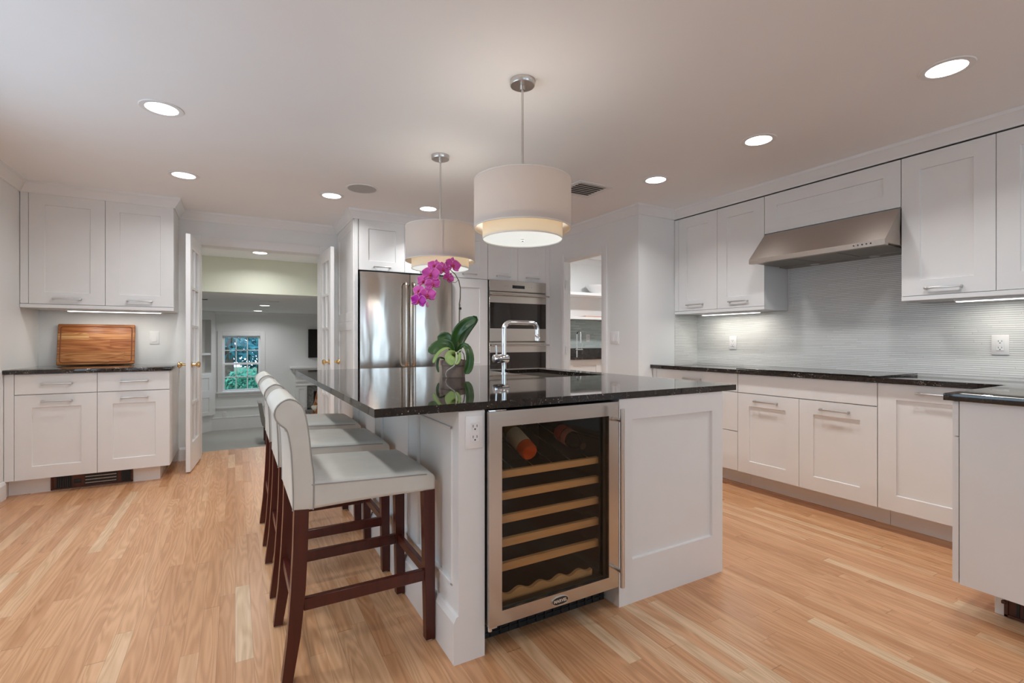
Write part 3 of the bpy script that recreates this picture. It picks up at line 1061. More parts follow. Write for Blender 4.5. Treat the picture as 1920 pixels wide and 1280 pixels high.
# range hood
t = thing('range_hood', 'stainless steel range hood with slanted front under the wall cabinet', 'range hood', (3.7, 1.905, 1.712))
ya, yb = 1.4590, 2.3600
mb = MB()
mb.prism([(3.430, 1.716), (3.430, 1.750), (3.626, 1.962), (3.934, 1.962), (3.934, 1.716), (3.90, 1.716), (3.90, 1.730), (3.47, 1.730), (3.47, 1.716)], 1, ya, yb)
build(mb, 'canopy', 'steel_hood', t, smooth=20)
build(MB().box(3.428, 3.4298, ya, yb, 1.716, 1.750), 'front_lip', 'steel', t)
mb = MB()
for k in range(3):
    a = ya + 0.02 + k * (yb - ya - 0.04) / 3
    mb.box(3.475, 3.80, a + .004, a + (yb - ya - .04) / 3 - .004, 1.719, 1.728)
build(mb, 'filter', 'steel_dark', t)
mb = MB().box(3.805, 3.895, ya + .01, yb - .01, 1.714, 1.729)
lp = build(mb, 'lamp_panel', 'steel_dark', t)
for q in (1.70, 2.10):
    build(MB().lathe([(0, 1.711), (.028, 1.711), (.032, 1.714)], (3.85, q, 0), 20), 'lamp', 'nickel', lp)
mb = MB()
for k in range(5):
    yk = 1.535 + k * 0.024
    mb.cyl((3.4255, yk, 1.735), (3.429, yk, 1.735), 0.0042, 12)
build(mb, 'button', 'black', t)

# wall cabinets on the right
fx = faceX(RUX)
UD = WR - RUX - 0.002
g_ = 'white wall cabinets on the hood wall'
cabinet('wall_cabinet', 'white two door wall cabinet left of the range hood', fx, 2.366, 3.270, 1.378, 2.270, UD,
    [('filler', 3.221, 3.270, 1.406, 2.268, None), ('door', 2.800, 3.221, 1.406, 2.268, (3.03, 1.458)), ('door', 2.366, 2.800, 1.406, 2.268, (2.592, 1.458))],
    rail=(2.366, 3.270, 1.378, 1.4045))
cabinet('wall_cabinet', 'low wide white wall cabinet above the range hood', fx, 1.458, 2.364, 1.966, 2.270, UD,
    [('wide', 1.458, 2.364, 1.968, 2.268, None)])
cabinet('wall_cabinet', 'white wall cabinet right of the range hood reaching the right edge', fx, 0.30, 1.456, 1.378, 2.270, UD,
    [('door', 1.018, 1.456, 1.406, 2.268, (1.246, 1.446)), ('door', 0.580, 1.018, 1.406, 2.268, (0.80, 1.446)), ('filler', 0.30, 0.58, 1.406, 2.268, None)],
    rail=(0.30, 1.456, 1.378, 1.4045))

# ------------------------------------------------------------------ island
IX0, IX1, IY0, IY1 = 0.679, 2.082, 1.575, 3.86
t = thing('kitchen_island', 'white panelled island base holding the wine cooler', 'kitchen island', (1.38, 2.7, 0))
fI = faceY(IY0)
mb = MB()
mb.box(IX0 + .012, 0.7805, IY0, 1.72, 0, 0.8825)                     # post left of the cooler
mb.box(1.415, IX1 - .012, IY0 + .022, 1.74, 0, 0.8825)
mb.box(IX0 + .012, 1.35 + .73, 2.26, IY1, 0, 0.8825 - 0.26)
mb.box(IX0 + .012, 1.50, 2.26, IY1, 0.60, 0.8825)
mb.box(IX0 + .012, 0.7805, 1.72, 2.26, 0, 0.8825)
mb.box(1.415, IX1 - .012, 1.74, 2.26, 0, 0.8825)
build(mb, 'carcass', 'cab', t)
build(MB(fI).shaker(1.415, IX1, 0.0, 0.8825, -0.022, 0.0, 0.075, 0.012, railz=(0.187, 0.09)), 'front_panel', 'cab', t, smooth=20)
# stool side: framed panels with applied bead, tall baseboard
fS = faceX(IX0 + .012)
mb = MB(fS)
bounds = [IY0, 2.08, 2.67, 3.26, IY1]
for a, b in zip(bounds, bounds[1:]):
    mb.shaker(a, b, 0.0, 0.8825, 0.0, 0.012, 0.055, 0.010, railz=(0.25, 0.06))
for a, b in zip(bounds, bounds[1:]):
    a2, b2, c2, e2 = a + .055, b - .055, 0.25, 0.8225
    for q in ((a2, a2 + .012, c2, e2), (b2 - .012, b2, c2, e2), (a2, b2, c2, c2 + .012), (a2, b2, e2 - .012, e2)):
        mb.box(q[0], q[1], 0.0, 0.016, q[2], q[3], 0.003, 1)
build(mb, 'side_panel', 'cab', t, smooth=25)
mb = MB(fS)
mb.box(IY0, IY1, 0.012, 0.030, 0.0, 0.145)
mb.prism([(0.012, 0.145), (0.030, 0.145), (0.020, 0.165), (0.012, 0.168)], 0, IY0, IY1)
build(mb, 'plinth', 'cab', t)
fW = lambda c: Vector((IX1 - 0.02 + c[1], c[0], c[2]))
mb = MB(fW)
for a, b in zip(bounds, bounds[1:]):
    mb.shaker(max(a, IY0 + .022) + .002, b - .002, 0.11, 0.88, 0.0, 0.02)
build(mb, 'work_side_panel', 'cab', t, smooth=20)

def slab_with_hole(x0, x1, y0, y1, hx0, hx1, hy0, hy1, z0, z1):
    P, F = [], []
    def ring(a, b, c, e, z):
        k = len(P)
        P.extend([(a, c, z), (b, c, z), (b, e, z), (a, e, z)])
        return k
    o0, o1 = ring(x0, x1, y0, y1, z0), ring(x0, x1, y0, y1, z1)
    i0, i1 = ring(hx0, hx1, hy0, hy1, z0), ring(hx0, hx1, hy0, hy1, z1)
    for i in range(4):
        j = (i + 1) % 4
        F += [(o0 + i, o0 + j, o1 + j, o1 + i), (i0 + i, i0 + j, i1 + j, i1 + i), (o0 + i, o0 + j, i0 + j, i0 + i), (o1 + i, o1 + j, i1 + j, i1 + i)]
    return MB().poly(P, F)
SK = (1.615, 2.055, 2.42, 3.20)
single('countertop', slab_with_hole(0.386, 2.180, 1.570, 3.895, *SK, 0.8845, 0.9125), 'granite', 'large polished black granite island countertop with the orchid on it', 'countertop', (1.28, 2.73, 0.8845))

# sink below the cut-out
t = thing('kitchen_sink', 'stainless steel undermount sink in the island countertop', 'sink', (1.835, 2.81, 0.66))
mb = MB()
a, b, c, e = SK
a -= .006; b += .006; c -= .006; e += .006
w = 0.004
mb.box(a, b, c, e, 0.660, 0.664)
mb.box(a, a + w, c, e, 0.664, 0.884)
mb.box(b - w, b, c, e, 0.664, 0.884)
mb.box(a + w, b - w, c, c + w, 0.664, 0.884)
mb.box(a + w, b - w, e - w, e, 0.664, 0.884)
build(mb, 'basin', 'steel', t)
build(MB().lathe([(0, .665), (.045, .665), (.05, .667), (.035, .668), (0, .666)], (1.835, 2.81, 0), 24), 'drain', 'chrome', t)

# faucet
FXX, FYY = 1.560, 2.860
t = thing('kitchen_faucet', 'chrome square arch faucet with side lever on the island countertop', 'faucet', (FXX, FYY, 0.9125))
s_ = 0.955
build(MB().lathe([(0, .9125), (.024, .9125), (.024, .918), (.019, .921), (0, .921)], (FXX, FYY, 0), 24), 'escutcheon', 'chrome', t)
def arc(cx, cz, r, a0, a1, n=7):
    return [(cx + r * math.cos(R(a0 + (a1 - a0) * k / n)), FYY, cz + r * math.sin(R(a0 + (a1 - a0) * k / n))) for k in range(n + 1)]
zt, rb = 1.253, 0.048
xe = FXX + 0.262
path = [(FXX, FYY, 0.915), (FXX, FYY, 1.10)] + arc(FXX + rb, zt - rb, rb, 180, 90) + arc(xe - rb, zt - rb, rb, 90, 0) + [(xe, FYY, 1.175)]
build(MB().tube(path, 0.0165, 18), 'spout', 'chrome', t, smooth=60)
build(MB().lathe([(0, 1.128), (.0150, 1.128), (.0185, 1.131), (.0185, 1.172), (.0165, 1.177), (0, 1.177)], (xe, FYY, 0), 20), 'spray_head', 'chrome', t)
mat = Matrix.Rotation(R(90), 3, 'Y')
bd = build(MB().lathe([(0, -.080), (.020, -.080), (.028, -.074), (.030, -.06), (.030, .020), (.026, .030), (0, .031)], (FXX, FYY, 1.012), 24, mat), 'mixer_body', 'chrome', t)
build(MB().tube([(FXX - .056, FYY, 1.035), (FXX - .060, FYY, 1.100)], 0.0058, 12), 'lever', 'chrome', bd)

plate('wall_outlet', 'white outlet on the island post left of the wine cooler', 'outlet', fI, 0.738, 0.807, w=0.068, h=0.116)

# ------------------------------------------------------------------ wine cooler
t = thing('wine_cooler', 'stainless framed glass door wine cooler in the island end', 'wine cooler', (1.09, 1.85, 0.0))
mb = MB()
mb.box(0.792, 0.812, 1.600, 2.18, 0.105, 0.876)
mb.box(1.380, 1.400, 1.600, 2.18, 0.105, 0.876)
mb.box(0.812, 1.380, 1.600, 2.18, 0.850, 0.876)
mb.box(0.812, 1.380, 1.600, 2.18, 0.105, 0.130)
mb.box(0.812, 1.380, 2.150, 2.18, 0.130, 0.850)
build(mb, 'cabinet_body', 'black', t)
mb = MB()
mb.box(0.792, 1.400, 1.655, 2.15, 0.004, 0.1045)
for k in range(15):
    mb.box(0.800 + k * .041, 0.806 + k * .041, 1.648, 1.655, 0.01, 0.10)
for q in (0.02, 0.05, 0.08):
    mb.box(0.795, 1.397, 1.650, 1.655, q, q + .006)
build(mb, 'kick_grille', 'black', t)
d0, d1 = 1.550, 1.597
def ring_frame(x0, x1, z0, z1, a0, a1, b0, b1, y0, y1):
    P, F = [], []
    def ring(x0, x1, z0, z1, y):
        k = len(P)
        P.extend([(x0, y, z0), (x1, y, z0), (x1, y, z1), (x0, y, z1)])
        return k
    o0, o1, i0, i1 = ring(x0, x1, z0, z1, y0), ring(x0, x1, z0, z1, y1), ring(a0, a1, b0, b1, y0), ring(a0, a1, b0, b1, y1)
    for i in range(4):
        j = (i + 1) % 4
        F += [(o0 + i, o0 + j, o1 + j, o1 + i), (i0 + i, i0 + j, i1 + j, i1 + i), (o0 + i, o0 + j, i0 + j, i0 + i), (o1 + i, o1 + j, i1 + j, i1 + i)]
    return MB().poly(P, F)
dr = build(ring_frame(0.786, 1.390, 0.106, 0.877, 0.838, 1.338, 0.156, 0.821, d0, d1), 'door', 'steel', t)
build(ring_frame(0.8385, 1.3375, 0.1565, 0.8205, 0.846, 1.322, 0.160, 0.817, 1.570, 1.5965), 'gasket', 'black', dr)
build(MB().box(0.8385, 1.3375, 1.562, 1.567, 0.1565, 0.8205), 'glass', 'tint', dr)
mb = MB().tube([(1.363, 1.497, 0.133), (1.363, 1.497, 0.855)], 0.0095, 16)
for q in (0.195, 0.807):
    mb.cyl((1.363, 1.497, q), (1.363, 1.551, q), 0.008, 12)
build(mb, 'handle', 'nickel', dr)
# name badge
ox, oz = 1.0915, 0.1285
def oval(a, b, n=28, p=2.6):
    P = []
    for k in range(n):
        c, s = math.cos(2 * math.pi * k / n), math.sin(2 * math.pi * k / n)
        P.append((ox + a * abs(c) ** (2 / p) * (1 if c >= 0 else -1), oz + b * abs(s) ** (2 / p) * (1 if s >= 0 else -1)))
    return P
bg_ = build(MB().prism(oval(.0385, .0165), 1, 1.546, 1.550), 'badge', 'chrome', dr)
build(MB().prism(oval(.0355, .0138), 1, 1.545, 1.546), 'badge_face', 'black', bg_)
def lettering(txt, size, loc, rot, mat, parent, name):
    cu = bpy.data.curves.new(name, 'FONT')
    cu.body = txt
    cu.size = size
    cu.align_x = 'CENTER'
    cu.align_y = 'CENTER'
    cu.extrude = 0.0003
    cu.offset = 0.0004
    cu.space_character = 1.02
    cu.materials.append(M[mat])
    tmp = bpy.data.objects.new('tmp', cu)
    COL.objects.link(tmp)
    me = bpy.data.meshes.new_from_object(tmp.evaluated_get(bpy.context.evaluated_depsgraph_get()))
    bpy.data.objects.remove(tmp)
    me.name = name
    o = bpy.data.objects.new(name, me)
    COL.objects.link(o)
    o.parent = parent
    o.location = Vector(loc) - wloc(parent)
    o.rotation_euler = rot
    return o
M['badge_letter'] = plain('pale metal letters', (0.80, 0.66, 0.52), 0.35, var=0)
lettering('MARVEL', 0.0170, (ox, 1.5446, oz), (R(90), 0, 0), 'badge_letter', bg_, 'badge_lettering')
mb = MB().box(0.788, 0.86, 1.556, 1.59, 0.8775, 0.8815, 0.001, 1)
mb.box(0.788, 0.815, 1.550, 1.575, 0.877, 0.8795, 0.001, 1)
build(mb, 'hinge', 'chrome', dr)
mb = MB().cyl((0.795, 1.562, 0.090), (0.795, 1.562, 0.1062), 0.008, 14)
mb.box(0.800, 0.824, 1.560, 1.585, 0.094, 0.1055, 0.001, 1)
build(mb, 'lower_hinge', 'chrome', dr)
# racks
for zt, zb in ((0.641, 0.613), (0.560, 0.531), (0.472, 0.443), (0.384, 0.354), (0.293, 0.263)):
    sh = build(MB().box(0.815, 1.336, 1.612, 1.632, zb, zt, 0.002, 1), 'rack_front', 'beech', t)
    if zt > 0.6:
        for k in range(6):
            x = 0.845 + k * 0.092
            build(MB().cyl((x, 1.630, zt - .010), (x, 2.12, zt + .10), 0.0022, 8), 'rack_wire', 'nickel', sh)
    else:
        build(MB().box(0.820, 1.331, 1.632, 2.10, zb + .004, zb + .010), 'rack_tray', 'black', sh)
n = 40
top = [(0.815 + (1.30 - 0.815) * k / n, 0.180 + 0.008 * math.cos(2 * math.pi * (0.815 + (1.30 - 0.815) * k / n) / 0.095)) for k in range(n + 1)]
ring = [(0.815, 0.148)] + top + [(1.30, 0.148)]
build(MB().prism(ring, 1, 1.612, 1.628), 'scalloped_rack_front', 'beech', t)

# bottles on the top rack
def axis_mat(d):
    return Vector((0, 0, 1)).rotation_difference(Vector(d).normalized()).to_matrix()
def bottle(label, base, d, parts):
    t = thing('wine_bottle', label, 'wine bottle', base)
    mt = axis_mat(d)
    for name, prof, mat in parts:
        build(MB().lathe(prof, base, 28, mt), name, mat, t, smooth=50)
    return t
bottle('pale rose wine bottle with white label on the top rack of the wine cooler', (1.020, 1.652, 0.684), (-0.02, 0.92, 0.39),
    [('glass_body', [(0, 0.004), (.030, 0), (.0355, .006), (.0355, .15), (.030, .172), (.018, .192), (.0145, .205)], 'rose_wine'),
     ('paper_label', [(.0358, .048), (.0360, .049), (.0360, .139), (.0358, .140)], 'label_white'),
     ('shoulder', [(.0357, .142), (.0357, .152), (.0304, .173), (.0184, .193), (.0149, .206), (.0146, .236)], 'amber_glass'),
     ('capsule', [(.0152, .212), (.0156, .212), (.0156, .262), (.0135, .266), (0, .266)], 'foil_white')])
bottle('dark wine bottle with red and pink label on the right of the top rack', (1.288, 1.825, 0.716), (-0.06, -0.96, -0.16),
    [('glass_body', [(0, 0.004), (.031, 0), (.037, .006), (.037, .12), (.031, .14), (.018, .160), (.0145, .172), (.0145, .185), (0, .185)], 'dark_glass'),
     ('red_label', [(.0374, .004), (.0377, .005), (.0377, .055), (.0374, .056)], 'label_red'),
     ('pink_label', [(.0374, .060), (.0377, .061), (.0377, .098), (.0374, .099)], 'label_pink')])

# ------------------------------------------------------------------ bar stools
def stool(label):
    """built with its centre at the origin: front towards +X, side faces at +-Y"""
    CX, HW = 0.40, 0.2135
    t = thing('bar_stool', label, 'bar stool', (0, 0, 0), 'cream leather bar stools at the island')
    prof = [(0.1648, 0.5720), (0.1648, 0.6357), (0.1603, 0.7444), (0.1568, 0.7828), (0.1500, 0.8236), (0.1428, 0.8430), (0.1257, 0.8585), (0.1137, 0.8751), (0.1090, 0.8970), (0.1180, 0.9189), (0.1361, 0.9340), (0.1568, 0.9395), (0.1814, 0.9280), (0.1957, 0.9080), (0.2037, 0.8784), (0.2099, 0.8430), (0.2154, 0.8000), (0.2208, 0.7372), (0.2280, 0.6760), (0.2270, 0.5663)]
    # smooth the outline
    P = [Vector((x - CX, z)) for x, z in prof]
    def cr(p0, p1, p2, p3, u):
        return 0.5 * ((2 * p1) + (p2 - p0) * u + (2 * p0 - 5 * p1 + 4 * p2 - p3) * u * u + (3 * p1 - p0 - 3 * p2 + p3) * u ** 3)
    Q = []
    for i in range(len(P) - 1):
        p0, p1, p2, p3 = P[max(i - 1, 0)], P[i], P[i + 1], P[min(i + 2, len(P) - 1)]
        for k in range(3):
            Q.append(cr(p0, p1, p2, p3, k / 3))
    Q.append(P[-1])
    ring = [(q.x, q.y) for q in Q]
    back = build(MB().prism(ring, 1, -HW, HW, 0.006), 'backrest', 'leather', t, smooth=50)
    # piping round both ends
    for s in (-1, 1):
        mb = MB().tube([(q.x, s * (HW - 0.001), q.y) for q in Q], 0.0028, 6)
        build(mb, 'piping', 'leather_dark', back, smooth=60)
    # vertical seam on the back
    # seat cushion: crowned top, rounded front
    rows = []
    nx, ny = 14, 10
    x0, x1 = 0.222 - CX, 0.660 - CX
    def top(fx, fy):
        z = 0.668 - 0.020 * fx - 0.006 * (abs(2 * fy - 1) ** 3) - 0.022 * max(0, (fx - 0.90) / 0.10) ** 2
        return z + 0.004 * math.sin(math.pi * fx) * math.sin(math.pi * fy)
    pts, faces = [], []
    for i in range(nx + 1):
        for j in range(ny + 1):
            fx_, fy_ = i / nx, j / ny
            pts.append((x0 + (x1 - x0) * fx_, -HW + 2 * HW * fy_, top(fx_, fy_)))
    W = ny + 1
    for i in range(nx):
        for j in range(ny):
            faces.append((i * W + j, (i + 1) * W + j, (i + 1) * W + j + 1, i * W + j + 1))
    bord = [i * W for i in range(nx + 1)] + [nx * W + j for j in range(1, W)] + [i * W + ny for i in range(nx - 1, -1, -1)] + [j for j in range(ny - 1, 0, -1)]
    base = len(pts)
    for b in bord:
        x, y, z = pts[b]
        pts.append((x, y, 0.566 + 0.004 * math.sin((x - x0) / (x1 - x0) * math.pi)))
    nb = len(bord)
    for k in range(nb):
        j = (k + 1) % nb
        faces.append((bord[k], bord[j], base + j, base + k))
    faces.append(tuple(base + k for k in range(nb)))
    mb = MB().poly(pts, faces)
    seat = build(mb, 'seat', 'leather', t, smooth=50)
    bv = seat.modifiers.new('round', 'BEVEL')
    bv.width = 0.012
    bv.segments = 3
    bv.limit_method = 'ANGLE'
    bv.angle_limit = R(40)
    mb = MB()
    line = [(x0 + (x1 - x0) * k / 12, -HW - 0.0006, top(k / 12, 0) - 0.012) for k in range(12)]
    mb.tube(line, 0.0022, 6)
    mb.tube([(x, -y, z) for x, y, z in line], 0.0022, 6)
    build(mb, 'piping', 'leather_dark', seat, smooth=60)
    # legs
    yo = HW - 0.022
    for s in (-1, 1):
        mb = MB()
        st = [(0.1915, 0.575, .0225), (0.188, 0.44, .0225), (0.1815, 0.308, .0225), (0.168, 0.15, .020), (0.1475, 0.006, .0165)]
        for (xa, za, wa), (xb, zb, wb) in zip(st, st[1:]):
            y0, y1 = s * yo - .021, s * yo + .021
            mb.hexa([(xb - wb - CX, y0, zb), (xb + wb - CX, y0, zb), (xb + wb - CX, y1, zb), (xb - wb - CX, y1, zb),
                     (xa - wa - CX, y0, za), (xa + wa - CX, y0, za), (xa + wa - CX, y1, za), (xa - wa - CX, y1, za)])
        lg = build(mb, 'leg', 'mahogany', t)
        build(MB().lathe([(0, 0), (.013, 0), (.014, .006), (0, .006)], (0.1475 - CX, s * yo, 0), 14), 'foot_pad', 'rubber', lg)
        mb = MB()
        mb.hexa([(0.6235 - CX, s * yo - .017, .006), (0.6590 - CX, s * yo - .017, .006), (0.6590 - CX, s * yo + .017, .006), (0.6235 - CX, s * yo + .017, .006),
                 (0.6130 - CX, s * yo - .021, .570), (0.6565 - CX, s * yo - .021, .570), (0.6565 - CX, s * yo + .021, .570), (0.6130 - CX, s * yo + .021, .570)])
        lg = build(mb, 'leg', 'mahogany', t)
        build(MB().lathe([(0, 0), (.013, 0), (.014, .006), (0, .006)], (0.6412 - CX, s * yo, 0), 14), 'foot_pad', 'rubber', lg)
        build(MB().box(0.199 - CX, 0.622 - CX, s * yo - .011, s * yo + .011, .229, .270, 0.002, 1), 'stretcher', 'mahogany', t)
    build(MB().box(0.628 - CX, 0.648 - CX, -yo + .02, yo - .02, .232, .268, 0.002, 1), 'footrest', 'mahogany', t)
    build(MB().box(0.164 - CX, 0.184 - CX, -yo + .02, yo - .02, .235, .270, 0.002, 1), 'stretcher', 'mahogany', t)
    return t
st0 = stool('cream leather bar stool nearest the camera at the island')
st0.location = (0.40, 1.960, 0)
dup(st0, (0.40, 2.585, 0), 'middle cream leather bar stool of the three at the island')
dup(st0, (0.40, 3.210, 0), 'cream leather bar stool at the far end of the island, nearest the doorway')

# ------------------------------------------------------------------ orchid
PL = thing('potted_orchid', 'magenta orchid in a weathered clay pot on the island countertop', 'plant', (0, 0, 0))
mb = MB().lathe([(0, 0), (.066, 0), (.068, .003), (.0735, .070), (.0735, .072), (.0795, .072), (.0815, .101), (.0765, .103), (.0735, .098), (.072, .085), (0, .085)], (0, 0, 0), 36)
pot = build(mb, 'pot', 'pot', PL)
mb = MB()
rnd = random.Random(4)
for k in range(60):
    a, q = rnd.uniform(0, 6.28), 0.068 * math.sqrt(rnd.random())
    x, y, z = q * math.cos(a), q * math.sin(a), 0.086 + rnd.random() * .014
    d = Vector((rnd.uniform(-1, 1), rnd.uniform(-1, 1), rnd.uniform(-.4, .4))).normalized() * rnd.uniform(.008, .016)
    mb.tube([Vector((x, y, z)) - d, Vector((x, y, z)) + d], [.004, .006], 5)
tag(build(mb, 'potting_bark', 'soil', PL), kind='stuff')
def leaf(ctrl, width, mat, fold=0.25, face=(0, -1, 0), name='leaf', tip=0.75, thick=0.002):
    C = [Vector(c) for c in ctrl]
    n = 14
    pts = []
    for k in range(n + 1):
        u = k / n * (len(C) - 1)
        i = min(int(u), len(C) - 2)
        f = u - i
        p0, p1, p2, p3 = C[max(i - 1, 0)], C[i], C[i + 1], C[min(i + 2, len(C) - 1)]
        pts.append(0.5 * ((2 * p1) + (p2 - p0) * f + (2 * p0 - 5 * p1 + 4 * p2 - p3) * f * f + (3 * p1 - p0 - 3 * p2 + p3) * f ** 3))
    rows = []
    for k, p in enumerate(pts):
        d = (pts[min(k + 1, n)] - pts[max(k - 1, 0)]).normalized()
        sd = d.cross(Vector(face))
        if sd.length < 0.2:
            sd = d.cross(Vector((0.3, 0.2, 1)))
        sd.normalize()
        nm = sd.cross(d).normalized()
        u = k / n
        w = width * (0.28 + 0.72 * math.sin(math.pi * min(1, u / tip) * 0.5)) if u < tip else width * math.sqrt(max(0.0, 1 - ((u - tip) / (1 - tip)) ** 2) + 1e-4)
        row = []
        for j in range(-3, 4):
            q = j / 3
            row.append(p + sd * (w * q) + nm * (-fold * w * (1 - abs(q)) * 1.0))
        rows.append(row)
    o = build(MB().grid(rows), name, mat, PL, smooth=70)
    so = o.modifiers.new('body', 'SOLIDIFY')
    so.thickness = thick
    so.offset = 0
    return o
leaf([(0.004, 0.0, 0.10), (0.006, -0.005, 0.19), (0.022, -0.02, 0.262), (0.072, -0.035, 0.318), (0.137, -0.045, 0.350)], 0.034, 'leaf', 0.35, (0.3, -1, 0.5))
leaf([(0.02, 0.0, 0.12), (0.045, 0.03, 0.22), (0.09, 0.06, 0.31), (0.135, 0.07, 0.368)], 0.030, 'leaf', 0.3, (0.5, -1, -0.2))
leaf([(0.0, 0.0, 0.12), (-0.02, 0.02, 0.20), (-0.052, 0.03, 0.243), (-0.102, 0.03, 0.222)], 0.030, 'leaf', 0.35, (0, -1, 0.25))
leaf([(0.0, -0.01, 0.12), (-0.018, -0.03, 0.192), (-0.06, -0.05, 0.202), (-0.108, -0.065, 0.170), (-0.120, -0.07, 0.138)], 0.034, 'leaf', 0.3, (0, -1, 0.35))
leaf([(0.0, -0.01, 0.12), (-0.015, -0.05, 0.172), (-0.055, -0.075, 0.168), (-0.092, -0.085, 0.130), (-0.112, -0.085, 0.085)], 0.013, 'leaf_pale', 0.3, (0, -0.6, 1))
leaf([(0.015, 0.0, 0.12), (0.045, -0.03, 0.188), (0.085, -0.06, 0.182), (0.105, -0.075, 0.125), (0.098, -0.08, 0.06), (0.078, -0.08, 0.022)], 0.026, 'leaf', 0.4, (0.5, -1, 0.3))
leaf([(0.006, -0.02, 0.11), (0.0, -0.075, 0.140), (-0.012, -0.098, 0.115), (0.010, -0.103, 0.076)], 0.030, 'leaf_pale', 0.25, (0.1, -1, 0.2), tip=0.5)
leaf([(0.02, -0.02, 0.11), (0.034, -0.075, 0.142), (0.037, -0.098, 0.115), (0.020, -0.105, 0.080)], 0.018, 'leaf_pale', 0.35, (0, -1, 0.2))
leaf([(-0.03, -0.02, 0.10), (-0.078, -0.05, 0.118), (-0.0905, -0.06, 0.075), (-0.082, -0.06, 0.030)], 0.008, 'leaf', 0.2, (0, -1, 0))
build(MB().tube([(0.022, -0.07, 0.150), (0.030, -0.092, 0.122), (0.028, -0.098, 0.100), (0.014, -0.100, 0.072), (-0.012, -0.096, 0.054), (-0.031, -0.086, 0.040), (-0.038, -0.080, 0.022), (-0.034, -0.078, 0.004)], [.005, .005, .0045, .004, .0035, .003, .0025, .002], 8), 'aerial_root', 'root', PL, smooth=60)
build(MB().tube([(0.030, -0.05, 0.150), (0.048, -0.06, 0.165), (0.066, -0.05, 0.140), (0.070, -0.04, 0.10)], [.005, .005, .004, .004], 8), 'aerial_root', 'root', PL, smooth=60)
spine = [(0.020, 0.0, 0.10), (0.026, 0.0, 0.166), (0.033, 0.0, 0.343), (0.0345, 0.0, 0.414), (0.0335, 0, 0.440), (0.0385, 0.0, 0.475), (0.0395, 0.0, 0.536), (0.031, 0.0, 0.580), (0.010, -0.005, 0.618), (-0.020, -0.01, 0.645), (-0.07, -0.01, 0.640), (-0.11, -0.01, 0.600), (-0.15, -0.01, 0.535), (-0.18, -0.01, 0.48)]
build(MB().tube(spine, [.004, .004, .0035, .0035, .0035, .0032, .003, .003, .0028, .0026, .0024, .0022, .002, .0018], 8), 'flower_stem', 'stem', PL, smooth=60)
build(MB().tube([(0.022, 0.006, 0.10), (0.030, 0.006, 0.25), (0.0375, 0.006, 0.44)], .0016, 6), 'support_stake', 'stem', PL)
build(MB().box(0.030, 0.046, -0.004, 0.010, 0.406, 0.420, 0.002, 1), 'stem_clip', 'black', PL)
def flower(c, r, face, roll, deep=False, small=False):
    c = Vector(c)
    f = Vector(face).normalized()
    rt = f.cross(Vector((0, 0, 1))).normalized()
    up = rt.cross(f).normalized()
    ca, sa = math.cos(roll), math.sin(roll)
    rt, up = rt * ca + up * sa, up * ca - rt * sa
    def pt(a, b, d=0.0):
        return c + rt * (a * r) + up * (b * r) + f * (d * r)
    def petal(ang, L, W, base, off, mat_i, pinch=1.0):
        rows = []
        n = 8
        for i in range(n + 1):
            u = i / n
            rr_ = base + (L - base) * u
            w = W * (math.sin(math.pi * (0.10 + 0.82 * u) ** pinch))
            row = []
            for j in range(-4, 5):
                q = j / 4
                a = rr_ * math.cos(ang) - q * w * math.sin(ang)
                b = rr_ * math.sin(ang) + q * w * math.cos(ang)
                row.append(pt(a, b, off + 0.22 * u * u - 0.15 * abs(q) * u + 0.06 * math.sin(3 * q)))
            rows.append(row)
        return rows
    root = None
    mb = MB()
    for ang in (90, 215, 325):
        mb.grid(petal(R(ang), 0.98, 0.36, 0.05, -0.10, 0))
    for ang in (12, 168):
        mb.grid(petal(R(ang), 1.02, 0.66, 0.02, 0.0, 0, 0.9))
    o = build(mb, 'blossom', 'petal_deep' if deep else 'petal', PL, smooth=70)
    if not small:
        mb = MB()
        for ang in (12, 168):
            rows = petal(R(ang), 1.02, 0.66, 0.02, 0.0, 0, 0.9)
            edge = [r_[0] for r_ in rows] + [r_ for r_ in rows[-1]] + [r_[-1] for r_ in reversed(rows)]
            mb.tube(edge, 0.0018, 5)
        build(mb, 'petal_edge', 'petal_rim', o)
    mb = MB()
    mt = axis_mat(f)
    mb.lathe([(0, .0), (.10 * r, .02 * r), (.17 * r, .16 * r), (.13 * r, .32 * r), (0, .38 * r)], pt(0, -0.12, 0.02), 12, mt)
    mb.lathe([(0, .0), (.12 * r, .06 * r), (.14 * r, .18 * r), (0, .26 * r)], pt(0, -0.36, 0.08), 10, mt)
    mb.lathe([(0, 0), (.06 * r, .04 * r), (.05 * r, .2 * r), (0, .24 * r)], pt(0, 0.05, 0.05), 8, mt)
    build(mb, 'lip', 'lip', o, smooth=60)
    return o
FL = [((-0.005, -0.015, 0.672), .050, (0.55, -0.8, 0.15), 0.1, 0), ((-0.060, -0.035, 0.646), .044, (0.25, -1, 0.0), -0.2, 0), ((-0.115, -0.012, 0.668), .043, (-0.2, -1, 0.35), 0.2, 0),
      ((-0.128, -0.060, 0.612), .052, (-0.05, -1, 0.0), 0.1, 0), ((-0.176, -0.030, 0.574), .043, (-0.35, -1, 0.0), 0.3, 0), ((-0.118, -0.055, 0.556), .044, (0.2, -1, -0.1), -0.3, 0),
      ((-0.206, -0.020, 0.518), .040, (-0.5, -1, 0.1), 0.1, 0), ((-0.150, -0.050, 0.490), .050, (0.15, -1, -0.05), -0.1, 0), ((-0.200, -0.062, 0.455), .046, (-0.1, -1, -0.1), 0.2, 1),
      ((-0.032, 0.000, 0.598), .034, (0.4, -0.9, -0.4), 0.5, 0)]
for c, r_, fdir, roll, deep in FL:
    flower(c, r_, fdir, roll, bool(deep))
